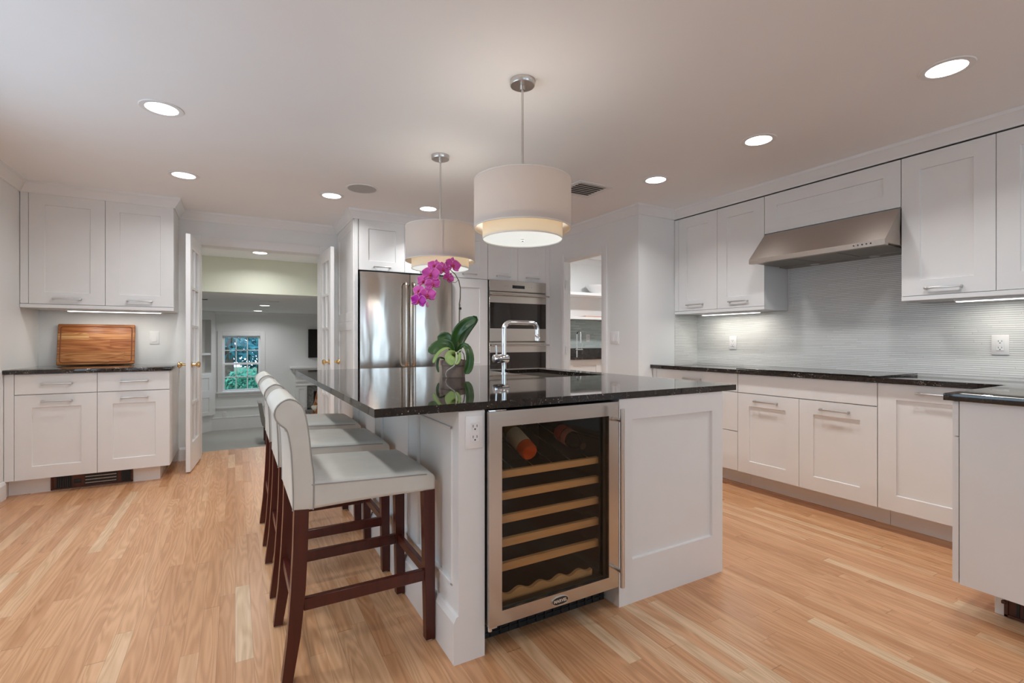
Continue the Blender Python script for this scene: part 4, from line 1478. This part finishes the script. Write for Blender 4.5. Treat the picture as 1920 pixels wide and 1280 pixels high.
build(MB().lathe([(0, 0), (.008, .006), (.010, .016), (.006, .028), (0, .034)], (-0.152, -0.04, 0.418), 12), 'bud', 'petal_rim', PL, smooth=60)
build(MB().tube([(0.028, 0, 0.585), (0.012, -.01, 0.568), (-0.012, -.012, 0.572), (-0.03, -0.005, 0.59)], .0016, 6), 'flower_stalk', 'stem', PL)
PL.location = (1.148, 2.737, 0.9125)
PL.rotation_euler = (0, 0, R(-29.5625))

# ------------------------------------------------------------------ pendants
def pendant(label):
    t = thing('pendant_lamp', label, 'pendant lamp', (0, 0, CEIL), 'drum pendants over the island')
    H = CEIL
    build(MB().lathe([(0, H), (.0585, H), (.0585, H - .022), (.056, H - .025), (.012, H - .026), (.012, H - .045), (0, H - .045)], (0, 0, 0), 36), 'canopy', 'nickel', t)
    mb = MB().cyl((0, 0, H - .044), (0, 0, 1.66), 0.0055, 14)
    mb.cyl((0, 0, 1.895), (0, 0, 1.935), 0.009, 14)
    build(mb, 'rod', 'nickel', t)
    mb = MB().lathe([(.229, 1.658), (.229, 1.883), (.2275, 1.883), (.2275, 1.658)], (0, 0, 0), 72, closed=True)
    sh = build(mb, 'outer_shade', 'fabric', t, smooth=30)
    build(MB().box(-.0035, .0035, -.2302, -.2285, 1.661, 1.880), 'seam', 'fabric', sh)
    mb = MB()
    for z in (1.659, 1.882):
        mb.lathe([(.2295, z - .0025), (.2305, z), (.2295, z + .0025), (.2265, z + .0025), (.2265, z - .0025)], (0, 0, 0), 72, closed=True)
    build(mb, 'shade_rim', 'shade_in', sh)
    mb = MB().lathe([(.189, 1.609), (.189, 1.705), (.1878, 1.705), (.1878, 1.609)], (0, 0, 0), 72, closed=True)
    ins = build(mb, 'inner_shade', 'fabric_in', t, smooth=30)
    build(MB().lathe([(.1895, 1.607), (.1903, 1.610), (.1895, 1.613), (.1870, 1.613), (.1870, 1.607)], (0, 0, 0), 72, closed=True), 'shade_rim', 'shade_in', ins)
    build(MB().lathe([(0, 1.6125), (.1868, 1.6125), (.1868, 1.6155), (0, 1.6155)], (0, 0, 0), 64), 'diffuser', 'shade_lens', t)
    build(MB().lathe([(0, 1.599), (.006, 1.600), (.008, 1.605), (.006, 1.611), (0, 1.6122)], (0, 0, 0), 14), 'finial', 'nickel', t)
    mb = MB()
    for a in range(3):
        mb.cyl((0, 0, 1.865), (.228 * math.cos(R(120 * a + 20)), .228 * math.sin(R(120 * a + 20)), 1.865), 0.002, 6)
    build(mb, 'spider', 'nickel', t)
    d = bpy.data.lights.new('bulb_glow', 'POINT')
    d.energy = PEND_W
    d.shadow_soft_size = 0.05
    d.color = (1.0, 0.93, 0.84)
    o = bpy.data.objects.new('bulb_glow', d)
    COL.objects.link(o)
    o.parent = t
    o.location = Vector((0.05, 0.0, 1.785 - CEIL))
    area(t, (0, 0, 1.604), 0.34, PEND_W * 0.8, (1.0, 0.97, 0.92))
    return t
p0 = pendant('white double drum pendant lamp nearer the camera over the island')
p0.location = (1.183, 1.985, CEIL)
p0.rotation_euler = (0, 0, R(150))
dup(p0, (1.188, 3.060, CEIL), 'white double drum pendant lamp behind the orchid blossoms', rotz=R(-17))

# ------------------------------------------------------------------ ceiling fittings
def can(label):
    t = thing('recessed_light', label, 'ceiling light', (0, 0, 0), 'recessed ceiling lights')
    build(MB().lathe([(.074, -.0005), (.074, -.004), (.080, -.0055), (.098, -.0045), (.101, -.0005)], (0, 0, 0), 44, closed=True), 'trim_ring', 'trim', t)
    build(MB().lathe([(0, -.0028), (.0745, -.0028), (.0745, -.0010), (0, -.0010)], (0, 0, 0), 40), 'lens', 'can_lens', t)
    area(t, (0, 0, -0.010), 0.14, CAN_W, (0.97, 0.985, 1.0), spread=R(155))
    return t
c0 = can('recessed ceiling light alone at the upper left')
c0.location = (-0.338, 3.160, CEIL)
for x, y, lb in ((-0.332, 4.355, 'recessed ceiling light above the left wall cabinet corner'),
                 (0.711, 4.350, 'recessed ceiling light beside the round ceiling speaker'),
                 (1.564, 4.340, 'recessed ceiling light in front of the refrigerator cabinets'),
                 (2.795, 2.701, 'smallest recessed ceiling light of the row by the hood wall'),
                 (2.790, 1.856, 'middle recessed ceiling light of the row by the hood wall'),
                 (2.793, 0.948, 'largest recessed ceiling light at the upper right'),
                 (-0.338, 1.960, 'recessed ceiling light left of the viewpoint'),
                 (-0.338, 0.30, 'recessed ceiling light overhead at the left')):
    o = dup(c0, (x, y, CEIL), lb)
    if x > 1.5:      # narrower beams beside the cabinets
        for ch in o.children:
            if ch.type == 'LIGHT':
                ch.data = ch.data.copy()
                ch.data.spread = R(112 if y > 4 else 132)
                ch.data.energy = CAN_W * (0.8 if y > 4 else 0.95)
t = thing('ceiling_speaker', 'round grey speaker grille in the ceiling near the doorway', 'speaker', (0.893, 4.03, CEIL))
build(MB().lathe([(.112, 0), (.112, -.004), (.120, -.005), (.126, -.003), (.126, 0)], (0.893, 4.03, CEIL - .0004), 48, closed=True), 'bezel', 'trim', t)
build(MB().lathe([(0, -.0045), (.112, -.0035), (.112, -.001), (0, -.001)], (0.893, 4.03, CEIL - .0004), 48), 'mesh_grille', 'grey_grille', t)
def ceil_vent(label, x0, x1, y0, y1, z, n=7):
    t = thing('ceiling_vent', label, 'vent', ((x0 + x1) / 2, (y0 + y1) / 2, z))
    mb = MB()
    b = 0.040
    for q in ((x0, x1, y0, y0 + b), (x0, x1, y1 - b, y1), (x0, x0 + b, y0 + b, y1 - b), (x1 - b, x1, y0 + b, y1 - b)):
        mb.box(q[0], q[1], q[2], q[3], z - .008, z - .0005, 0.002, 1)
    build(mb, 'frame', 'trim', t)
    build(MB().box(x0 + b, x1 - b, y0 + b, y1 - b, z - .0025, z - .0005), 'duct', 'slot', t)
    mb = MB()
    for k in range(n):
        y = y0 + b + (y1 - y0 - 2 * b) * (k + .5) / n
        w = (y1 - y0 - 2 * b) / n * 0.33
        mb.hexa([(x0 + b, y - w, z - .008), (x1 - b, y - w, z - .008), (x1 - b, y - w + .002, z - .007), (x0 + b, y - w + .002, z - .007),
                 (x0 + b, y + w, z - .003), (x1 - b, y + w, z - .003), (x1 - b, y + w + .002, z - .003), (x0 + b, y + w + .002, z - .003)])
    build(mb, 'louvre', 'trim', t)
    return t
ceil_vent('square slotted air vent in the ceiling right of the near pendant', 2.29, 2.63, 2.985, 3.33, CEIL)

# ------------------------------------------------------------------ pantry beyond the side doorway
struct('floor_pantry', MB().box(3.172, 5.6, 3.40, 6.1, -0.10, -0.001), 'oak', 'oak floor of the pantry', 'floor')
struct('ceiling_pantry', MB().box(3.30, 5.6, 3.40, 6.1, CEIL, CEIL + 0.1), 'ceil', 'white pantry ceiling', 'ceiling')
PY = 5.86
struct('wall_pantry_far', MB().box(3.30, 5.6, PY, PY + 0.1, 0, CEIL), 'wall', 'far wall of the pantry with shelves', 'wall')
struct('wall_pantry_right', MB().box(5.5, 5.6, 3.40, PY, 0, CEIL), 'wall', 'right wall of the pantry', 'wall')
struct('wall_pantry_near', MB().box(4.07, 5.5, 3.40, 3.5, 0, CEIL), 'wall', 'near wall of the pantry', 'wall')
t = thing('pantry_base_cabinet', 'white base cabinet in the pantry behind the doorway', 'cabinet', (4.4, 5.55, 0))
fx = faceY(5.27)
build(MB(fx).box(3.302, 5.495, -0.588, -0.021, 0.0, 0.878), 'carcass', 'cab', t)
for a in (3.30, 3.85, 4.40, 4.95):
    build(MB(fx).shaker(a + .002, a + .548, 0.10, 0.875), 'door', 'cab', t, smooth=20)
mb = MB().box(3.302, 5.495, 5.24, PY - .002, 0.8785, 0.9105)
mb.box(3.302, 5.495, PY - .022, PY - .002, 0.9105, 1.018)
single('countertop', mb, 'granite', 'black granite pantry countertop with upstand seen through the doorway', 'countertop', (4.4, 5.55, 0.8785))
struct('trim_12', MB().box(3.302, 5.498, PY - .008, PY - .0005, 1.0185, 1.468), 'tile_pantry', 'pale green mosaic above the pantry counter', 'backsplash')
single('wall_shelf', MB().box(3.302, 5.498, PY - 0.30, PY - .001, 1.436, 1.474, 0.002, 1), 'trim', 'thick white lower pantry shelf with the wooden board', 'shelf', (4.4, PY, 1.436), 'pantry shelves')
single('wall_shelf', MB().box(3.302, 5.498, PY - 0.30, PY - .001, 1.782, 1.822, 0.002, 1), 'trim', 'thick white upper pantry shelf with the white bowl', 'shelf', (4.4, PY, 1.782), 'pantry shelves')
struct('trim_13', crown(faceY(PY), 3.30, 5.5), 'trim', 'crown moulding in the pantry', 'trim')
t = thing('serving_bowl', 'white wide bowl on the upper pantry shelf', 'bowl', (4.70, 5.69, 1.8225))
build(MB().lathe([(0, .004), (.05, .0), (.055, .006), (.11, .03), (.155, .085), (.158, .09), (.150, .088), (.105, .038), (0, .012)], (4.70, 5.69, 1.8225), 40, Matrix.Diagonal((1.35, 1.0, 1.4))), 'bowl_body', 'dish', t, smooth=60)
single('wooden_tray', MB().box(4.40, 4.78, 5.60, 5.80, 1.4745, 1.489, 0.004, 2), 'copper_board', 'thin salmon coloured wooden board on the lower pantry shelf', 'board', (4.59, 5.7, 1.4745))
px, py = 4.285, 5.66
t = thing('pantry_faucet', 'slim chrome faucet on the pantry counter', 'faucet', (px, py, 0.911))
path = [(px, py, .911), (px, py, 1.22)] + [(px + .0, py - .045 + .045 * math.cos(R(a)), 1.22 + .045 * math.sin(R(a))) for a in (30, 60, 90, 120, 150, 180)] + [(px, py - .09, 1.10)]
build(MB().tube(path, 0.012, 14), 'spout', 'chrome', t, smooth=60)
b_ = build(MB().cyl((px - .03, py, 1.0), (px + .10, py, 1.0), 0.014, 14), 'mixer_body', 'chrome', t)
build(MB().cyl((px + .085, py, 1.005), (px + .105, py, 1.09), 0.004, 8), 'lever', 'chrome', b_)
plate('wall_outlet', 'white outlet on the green pantry mosaic behind the faucet', 'outlet', faceY(PY - .008), 4.635, 1.170)
t = thing('recessed_light', 'recessed ceiling light of the pantry', 'ceiling light', (4.3, 4.7, CEIL))
build(MB().lathe([(0, -.003), (.0745, -.003), (.0745, -.001), (0, -.001)], (4.3, 4.7, CEIL), 32), 'lens', 'can_lens', t)
area(t, (4.3, 4.7, CEIL - .01), 0.14, PANTRY_W, (0.97, 0.98, 1.0))

# ------------------------------------------------------------------ passage and sunken room beyond the double doorway
ZF, ZC2, ZH, YS, YW = -0.693, 1.722, 2.153, 6.91, 11.6
struct('floor_sunken', MB().box(-2.4, 4.2, WOOD_END, YW + .1, ZF - 0.1, ZF), 'carpet', 'grey carpet of the sunken room', 'floor')
struct('wall_step', MB().box(-0.6, 1.1, WOOD_END - .03, WOOD_END - .001, ZF, -0.1205), 'trim', 'riser at the end of the oak floor', 'wall')
struct('ceiling_passage', MB().box(-0.6, 1.1, YF + .16, YS + .001, ZH, ZH + .1), 'ceil', 'ceiling of the passage behind the doorway', 'ceiling')
struct('wall_passage_right', MB().box(0.985, 1.085, YF + .16, YS, ZF, ZH), 'wall', 'right wall of the passage', 'wall')
struct('wall_passage_left', MB().box(-0.6, -0.5, YF + .16, YS, ZF, ZH), 'wall', 'left wall of the passage', 'wall')
mb = MB()
mb.box(-2.4, 4.2, YS, YS + .12, ZC2, ZH + .1)
struct('wall_soffit', mb, 'soffit', 'pale green cream soffit over the drop to the sunken room', 'wall')
mb = MB().box(-2.4, -0.5, YS, YS + .12, ZF, ZC2)
mb.box(0.985, 4.2, YS, YS + .12, ZF, ZC2)
struct('wall_sunken_near', mb, 'wall', 'walls beside the opening into the sunken room', 'wall')
struct('ceiling_sunken', MB().box(-2.4, 4.2, YS + .12, YW + .1, ZC2, ZC2 + .1), 'ceil', 'low ceiling of the sunken room', 'ceiling')
WIN = (-0.222, 0.462, 0.085, 1.232)
struct('wall_sunken_far', wall_with_hole(faceY(YW), -2.4, 4.2, ZF, ZC2, 0.12, [WIN]), 'wall', 'grey far wall of the sunken room with the window', 'wall')
struct('wall_sunken_left', MB().box(-2.4, -2.3, YS + .12, YW, ZF, ZC2), 'wall', 'left wall of the sunken room', 'wall')
struct('wall_sunken_right', MB().box(4.1, 4.2, YS + .12, YW, ZF, ZC2), 'wall', 'right wall of the sunken room', 'wall')
struct('trim_14', crown(faceY(YW), -2.3, 4.1, z=ZC2, s=0.65), 'trim', 'crown moulding in the sunken room', 'trim')
mb = MB(faceY(YW)).box(-2.3, 4.1, 0, .02, ZF, -0.455)
mb.box(-2.3, 4.1, 0, .026, -0.455, -0.437, 0.003, 1)
struct('baseboard_sunken', mb, 'trim', 'tall white baseboard of the sunken room', 'baseboard')
mb = MB(faceY(YW)).box(-0.335, 0.60, 0, .022, -0.262, -0.228, 0.004, 1)
struct('trim_15', mb, 'trim', 'chair rail under the far window', 'trim')
# window 1
t = thing('window_1', 'white twelve pane sash window in the far wall with trees outside', 'window', (0.12, YW, 0.08), kind='structure')
fx = faceY(YW)
mb = MB(fx)
for q in ((WIN[0] - .092, WIN[0], WIN[2], WIN[3] + .09), (WIN[1], WIN[1] + .092, WIN[2], WIN[3] + .09), (WIN[0], WIN[1], WIN[3], WIN[3] + .09)):
    mb.box(q[0], q[1], 0, .022, q[2], q[3], 0.004, 1)
build(mb, 'window_casing', 'trim', t)
mb = MB(fx).box(WIN[0] - .115, WIN[1] + .115, -0.02, .055, WIN[2] - .035, WIN[2], 0.006, 2)
mb.box(WIN[0] - .092, WIN[1] + .092, 0, .018, WIN[2] - .105, WIN[2] - .035, 0.003, 1)
build(mb, 'window_sill', 'trim', t)
def sash(z0, z1, d):
    mb = MB(fx)
    w = 0.036
    for q in ((WIN[0], WIN[0] + w, z0, z1), (WIN[1] - w, WIN[1], z0, z1), (WIN[0] + w, WIN[1] - w, z0, z0 + w), (WIN[0] + w, WIN[1] - w, z1 - w, z1)):
        mb.box(q[0], q[1], d - .03, d, q[2], q[3])
    zm = (z0 + z1) / 2
    mb.box(WIN[0] + w, WIN[1] - w, d - .022, d - .004, zm - .009, zm + .009)
    for k in (1, 2):
        x = WIN[0] + w + (WIN[1] - WIN[0] - 2 * w) * k / 3
        mb.box(x - .009, x + .009, d - .022, d - .004, z0 + w, z1 - w)
    s = build(mb, 'sash', 'trim', t)
    build(MB(fx).box(WIN[0] + w, WIN[1] - w, d - .016, d - .012, z0 + w, z1 - w), 'glazing', 'clear', s)
zm = 0.665
sash(WIN[2] + .004, zm, -.030)
sash(zm - .03, WIN[3] - .004, -.064)
d = bpy.data.lights.new('sky_portal', 'AREA')
d.shape = 'RECTANGLE'
d.size, d.size_y = WIN[1] - WIN[0], WIN[3] - WIN[2]
d.cycles.is_portal = True
o = bpy.data.objects.new('sky_portal', d)
COL.objects.link(o)
o.parent = t
o.location = Vector((0.12, YW - 0.02, 0.66)) - wloc(t)
o.rotation_euler = (R(90), 0, R(180))

plate('wall_outlet', 'small outlet low on the far wall under the window', 'outlet', faceY(YW), -0.19, -0.375)
# corner bookcase
t = thing('corner_bookcase', 'white diagonal corner bookcase with open shelves over panelled doors', 'bookcase', (-0.72, 11.15, ZF))
ca, sa = math.sin(R(42)), math.cos(R(42))
org = Vector((-0.352, 11.575, 0))
fB = lambda c: Vector((org.x - c[0] * ca + c[1] * sa, org.y - c[0] * sa - c[1] * ca, c[2]))
W_, Dp = 1.05, 0.26
mb = MB(fB)
zb, zs, zt2 = -0.365, 0.49, ZC2 - .001
mb.box(0, W_, -Dp, -Dp + .02, zb, zt2)
mb.box(0, .10, -Dp, 0, zb, zt2)
mb.box(W_ - .06, W_, -Dp, 0, zb, zt2)
mb.box(.10, W_ - .06, -Dp, 0, zb, zs)
mb.box(.10, W_ - .06, -Dp, 0, 1.55, zt2)
mb.box(0, W_, -Dp + .02, -.05, ZF, zb)
build(mb, 'case', 'trim', t)
build(MB(fB).box(.10, W_ - .06, -Dp + .02, -Dp + .03, zs, 1.55), 'back_lining', 'shelf_in', t)
build(MB(fB).box(.10, W_ - .06, -Dp + .03, -.01, 0.845, 0.885), 'shelf', 'trim', t)
for a in (0.10, 0.545):
    mb = MB(fB)
    mb.shaker(a, a + .44, zb + .01, 0.07, 0.0, 0.02, 0.07, 0.010)
    mb.shaker(a, a + .44, 0.07, zs - .03, 0.0, 0.02, 0.07, 0.010)
    build(mb, 'door', 'trim', t, smooth=20)
# television
t = thing('television', 'black flat television on the far wall above the mantel', 'television', (1.95, YW - .05, 0.76))
build(MB(fx).box(1.40, 2.50, 0.004, 0.06, 0.755, 1.385, 0.004, 1), 'casing', 'black', t)
build(MB(fx).box(1.415, 2.485, 0.060, 0.0615, 0.77, 1.37), 'screen', 'screen', t)
# fireplace
t = thing('fireplace', 'white fireplace surround with mantel shelf and grey stone opening', 'fireplace', (2.1, YW - .1, ZF))
mb = MB(fx)
mb.box(1.13, 1.36, 0, 0.16, ZF, 0.50)
mb.box(2.76, 2.99, 0, 0.16, ZF, 0.50)
mb.box(1.36, 2.76, 0, 0.16, 0.16, 0.50)
mb.shaker(1.17, 1.34, -0.33, 0.12, 0.16, 0.172, 0.03, 0.008)
mb.box(1.13, 2.99, 0.16, 0.175, 0.24, 0.262)
mb.box(1.13, 2.99, 0.16, 0.172, 0.155, 0.175)
build(mb, 'surround', 'trim', t, smooth=20)
mb = MB(fx).box(1.03, 3.09, 0, 0.27, 0.53, 0.568, 0.004, 1)
mb.prism([(0, 0.44), (0.175, 0.44), (0.20, 0.48), (0.25, 0.53), (0, 0.53)], 0, 1.10, 3.02)
build(mb, 'mantel_shelf', 'trim', t)
mb = MB(fx)
mb.box(1.36, 1.50, 0, 0.12, -0.33, 0.16)
mb.box(2.62, 2.76, 0, 0.12, -0.33, 0.16)
mb.box(1.50, 2.62, 0, 0.12, 0.02, 0.16)
build(mb, 'stone_slip', 'slate', t)
build(MB(fx).box(1.50, 2.62, 0.0, 0.01, -0.33, 0.02), 'firebox', 'soil', t)
mb = MB(fx).box(1.20, 2.92, 0.0, 0.45, ZF, -0.37)
build(mb, 'hearth', 'slate', t)
M['log'] = wood('split firewood', (0.22, 0.13, 0.06), (0.40, 0.27, 0.14), 30, 0, 0.8)
for x, y, z in ((1.62, 11.50, -0.26), (1.64, 11.49, -0.10), (1.62, 11.50, 0.02)):
    pass
# chair with wooden back post near the fireplace
t = thing('wooden_chair', 'orange wooden chair with cream seat by the fireplace', 'chair', (1.62, 10.45, ZF))
mb = MB()
CH = (1.62, 10.45)
def post(x0, y0, z0, x1, y1, z1, w):
    q = MB()
    q.hexa([(x0 - w, y0 - w, z0), (x0 + w, y0 - w, z0), (x0 + w, y0 + w, z0), (x0 - w, y0 + w, z0), (x1 - w, y1 - w, z1), (x1 + w, y1 - w, z1), (x1 + w, y1 + w, z1), (x1 - w, y1 + w, z1)])
    return q
for yy in (10.24, 10.66):
    build(post(1.355, yy, ZF, 1.40, yy, -0.26, .022), 'leg', 'chair_wood', t)
    build(post(1.86, yy, ZF, 1.84, yy, -0.26, .022), 'leg', 'chair_wood', t)
    build(post(1.40, yy, -0.262, 1.535, yy, 0.30, .026), 'back_post', 'chair_wood', t)
mb = MB()
for k in range(3):
    z = -0.12 + k * 0.15
    x = 1.40 + 0.135 * (z + .262) / .562
    mb.box(x - .012, x + .012, 10.26, 10.64, z, z + .06)
build(mb, 'back_slat', 'chair_wood', t)
build(MB().box(1.38, 1.87, 10.22, 10.68, -0.29, -0.255, 0.004, 1), 'seat_frame', 'chair_wood', t)
build(MB().box(1.345, 1.86, 10.23, 10.67, -0.255, -0.185, 0.025, 3), 'cushion', 'cushion', t)
# grey chair whose tilted back shows beyond the stools
t = thing('upholstered_chair', 'taupe grey chair seen past the stool backs in the sunken room', 'chair', (0.72, 9.7, ZF))
build(post(0.44, 9.6, -0.36, 0.372, 9.6, 0.03, .025), 'back_frame', 'grey_fabric', t)
mb = MB()
mb.hexa([(0.415, 9.58, -0.36), (0.475, 9.58, -0.36), (0.475, 10.05, -0.36), (0.415, 10.05, -0.36), (0.352, 9.58, 0.04), (0.405, 9.58, 0.04), (0.405, 10.05, 0.04), (0.352, 10.05, 0.04)])
build(mb, 'backrest', 'grey_fabric', t)
build(MB().box(0.43, 0.92, 9.57, 10.06, -0.40, -0.27, 0.03, 3), 'seat', 'grey_fabric', t)
for x in (0.47, 0.88):
    for y in (9.61, 10.02):
        build(MB().cyl((x, y, ZF), (x, y, -0.39), 0.018, 10), 'leg', 'mahogany', t)
single('floor_register', MB().box(0.30, 0.52, 9.15, 9.42, ZF, ZF + .008, 0.002, 1), 'shelf_in', 'dark grey floor register in the carpet by the stool backs', 'vent', (0.41, 9.28, ZF))
ceil_vent('brown air vent in the low ceiling at the left of the sunken room', -0.62, -0.30, 8.06, 8.30, ZC2, 5)
ceil_vent('narrow air vent in the low ceiling before the far lamps', 0.32, 0.58, 8.13, 8.25, ZC2, 3)
def far_can(label, x, y, z, w):
    o = dup(c0, (x, y, z), label)
    for ch in o.children:
        if ch.type == 'LIGHT':
            ch.data = ch.data.copy()
            ch.data.energy = w
    return o
far_can('recessed light nearer the soffit in the sunken room ceiling', 0.431, 9.15, ZC2, FAR_W)
far_can('recessed light close to the far window in the sunken room ceiling', 0.39, 10.85, ZC2, FAR_W)
far_can('recessed light at the top of the double doorway in the passage ceiling', 0.251, 6.376, ZH, HALL_W)
far_can('recessed light at the right of the sunken room', 2.4, 9.3, ZC2, FAR_W)

# trees outside the far window
def foliage_mesh(name, mat, c, rad, n, seed, parent, size=0.10):
    rd = random.Random(seed)
    t_ = bmesh.new()
    for k in range(n):
        while True:
            p = Vector((rd.uniform(-1, 1), rd.uniform(-1, 1), rd.uniform(-1, 1)))
            if 0.35 < p.length < 1:
                break
        p = Vector((p.x * rad[0], p.y * rad[1], p.z * rad[2])) + Vector(c)
        a = Vector((rd.uniform(-1, 1), rd.uniform(-1, 1), rd.uniform(-1, 1))).normalized()
        b = a.orthogonal().normalized()
        s = size * rd.uniform(.6, 1.4)
        vs = [t_.verts.new(p + a * s), t_.verts.new(p + b * s * .45), t_.verts.new(p - a * s), t_.verts.new(p - b * s * .45)]
        t_.faces.new(vs)
    mb = MB()
    mb._add(t_)
    return build(mb, name, mat, parent)
struct('ground', MB().box(-14, 14, YW + .12, 40, -0.9, -0.75), 'grass', 'lawn outside the far window', 'ground')
for k, (x, y, cz, r_, n_, lb) in enumerate(((-0.16, 15.4, 1.75, 1.05, 900, 'thick trunked tree at the left of the window view'), (0.75, 18.8, 1.3, 1.25, 1100, 'leafy tree in the middle of the window view'), (2.05, 16.2, 1.2, 1.35, 1500, 'leafy tree at the right of the window view'), (-1.75, 17.6, 1.0, 1.5, 1500, 'broad tree outside beyond the left edge of the far window'))):
    t = thing('tree', lb, 'tree', (x, y, -0.75), 'trees outside the far window')
    build(MB().tube([(x, y, -0.75), (x + .02, y, 0.4), (x - .02, y, cz + .3)], [.15, .12, .08], 10), 'trunk', 'bark', t)
    foliage_mesh('foliage', 'tree_leaf', (x, y, cz), (r_, r_, 1.15), n_, 10 + k, t, 0.13)
for k, (x, y, r_, lb) in enumerate(((-0.62, 13.15, 0.55, 'green shrub low at the left of the window view'), (0.2, 14.35, 0.50, 'green shrub low in the middle of the window view'), (0.95, 13.15, 0.55, 'green shrub low at the right of the window view'))):
    t = thing('shrub', lb, 'shrub', (x, y, -0.75), 'shrubs outside the far window')
    build(MB().tube([(x, y, -0.75), (x, y, -0.1)], [.04, .02], 8), 'stem', 'bark', t)
    foliage_mesh('foliage', 'shrub_leaf', (x, y, -0.12), (r_, r_, 0.55), 800, 30 + k, t, 0.07)
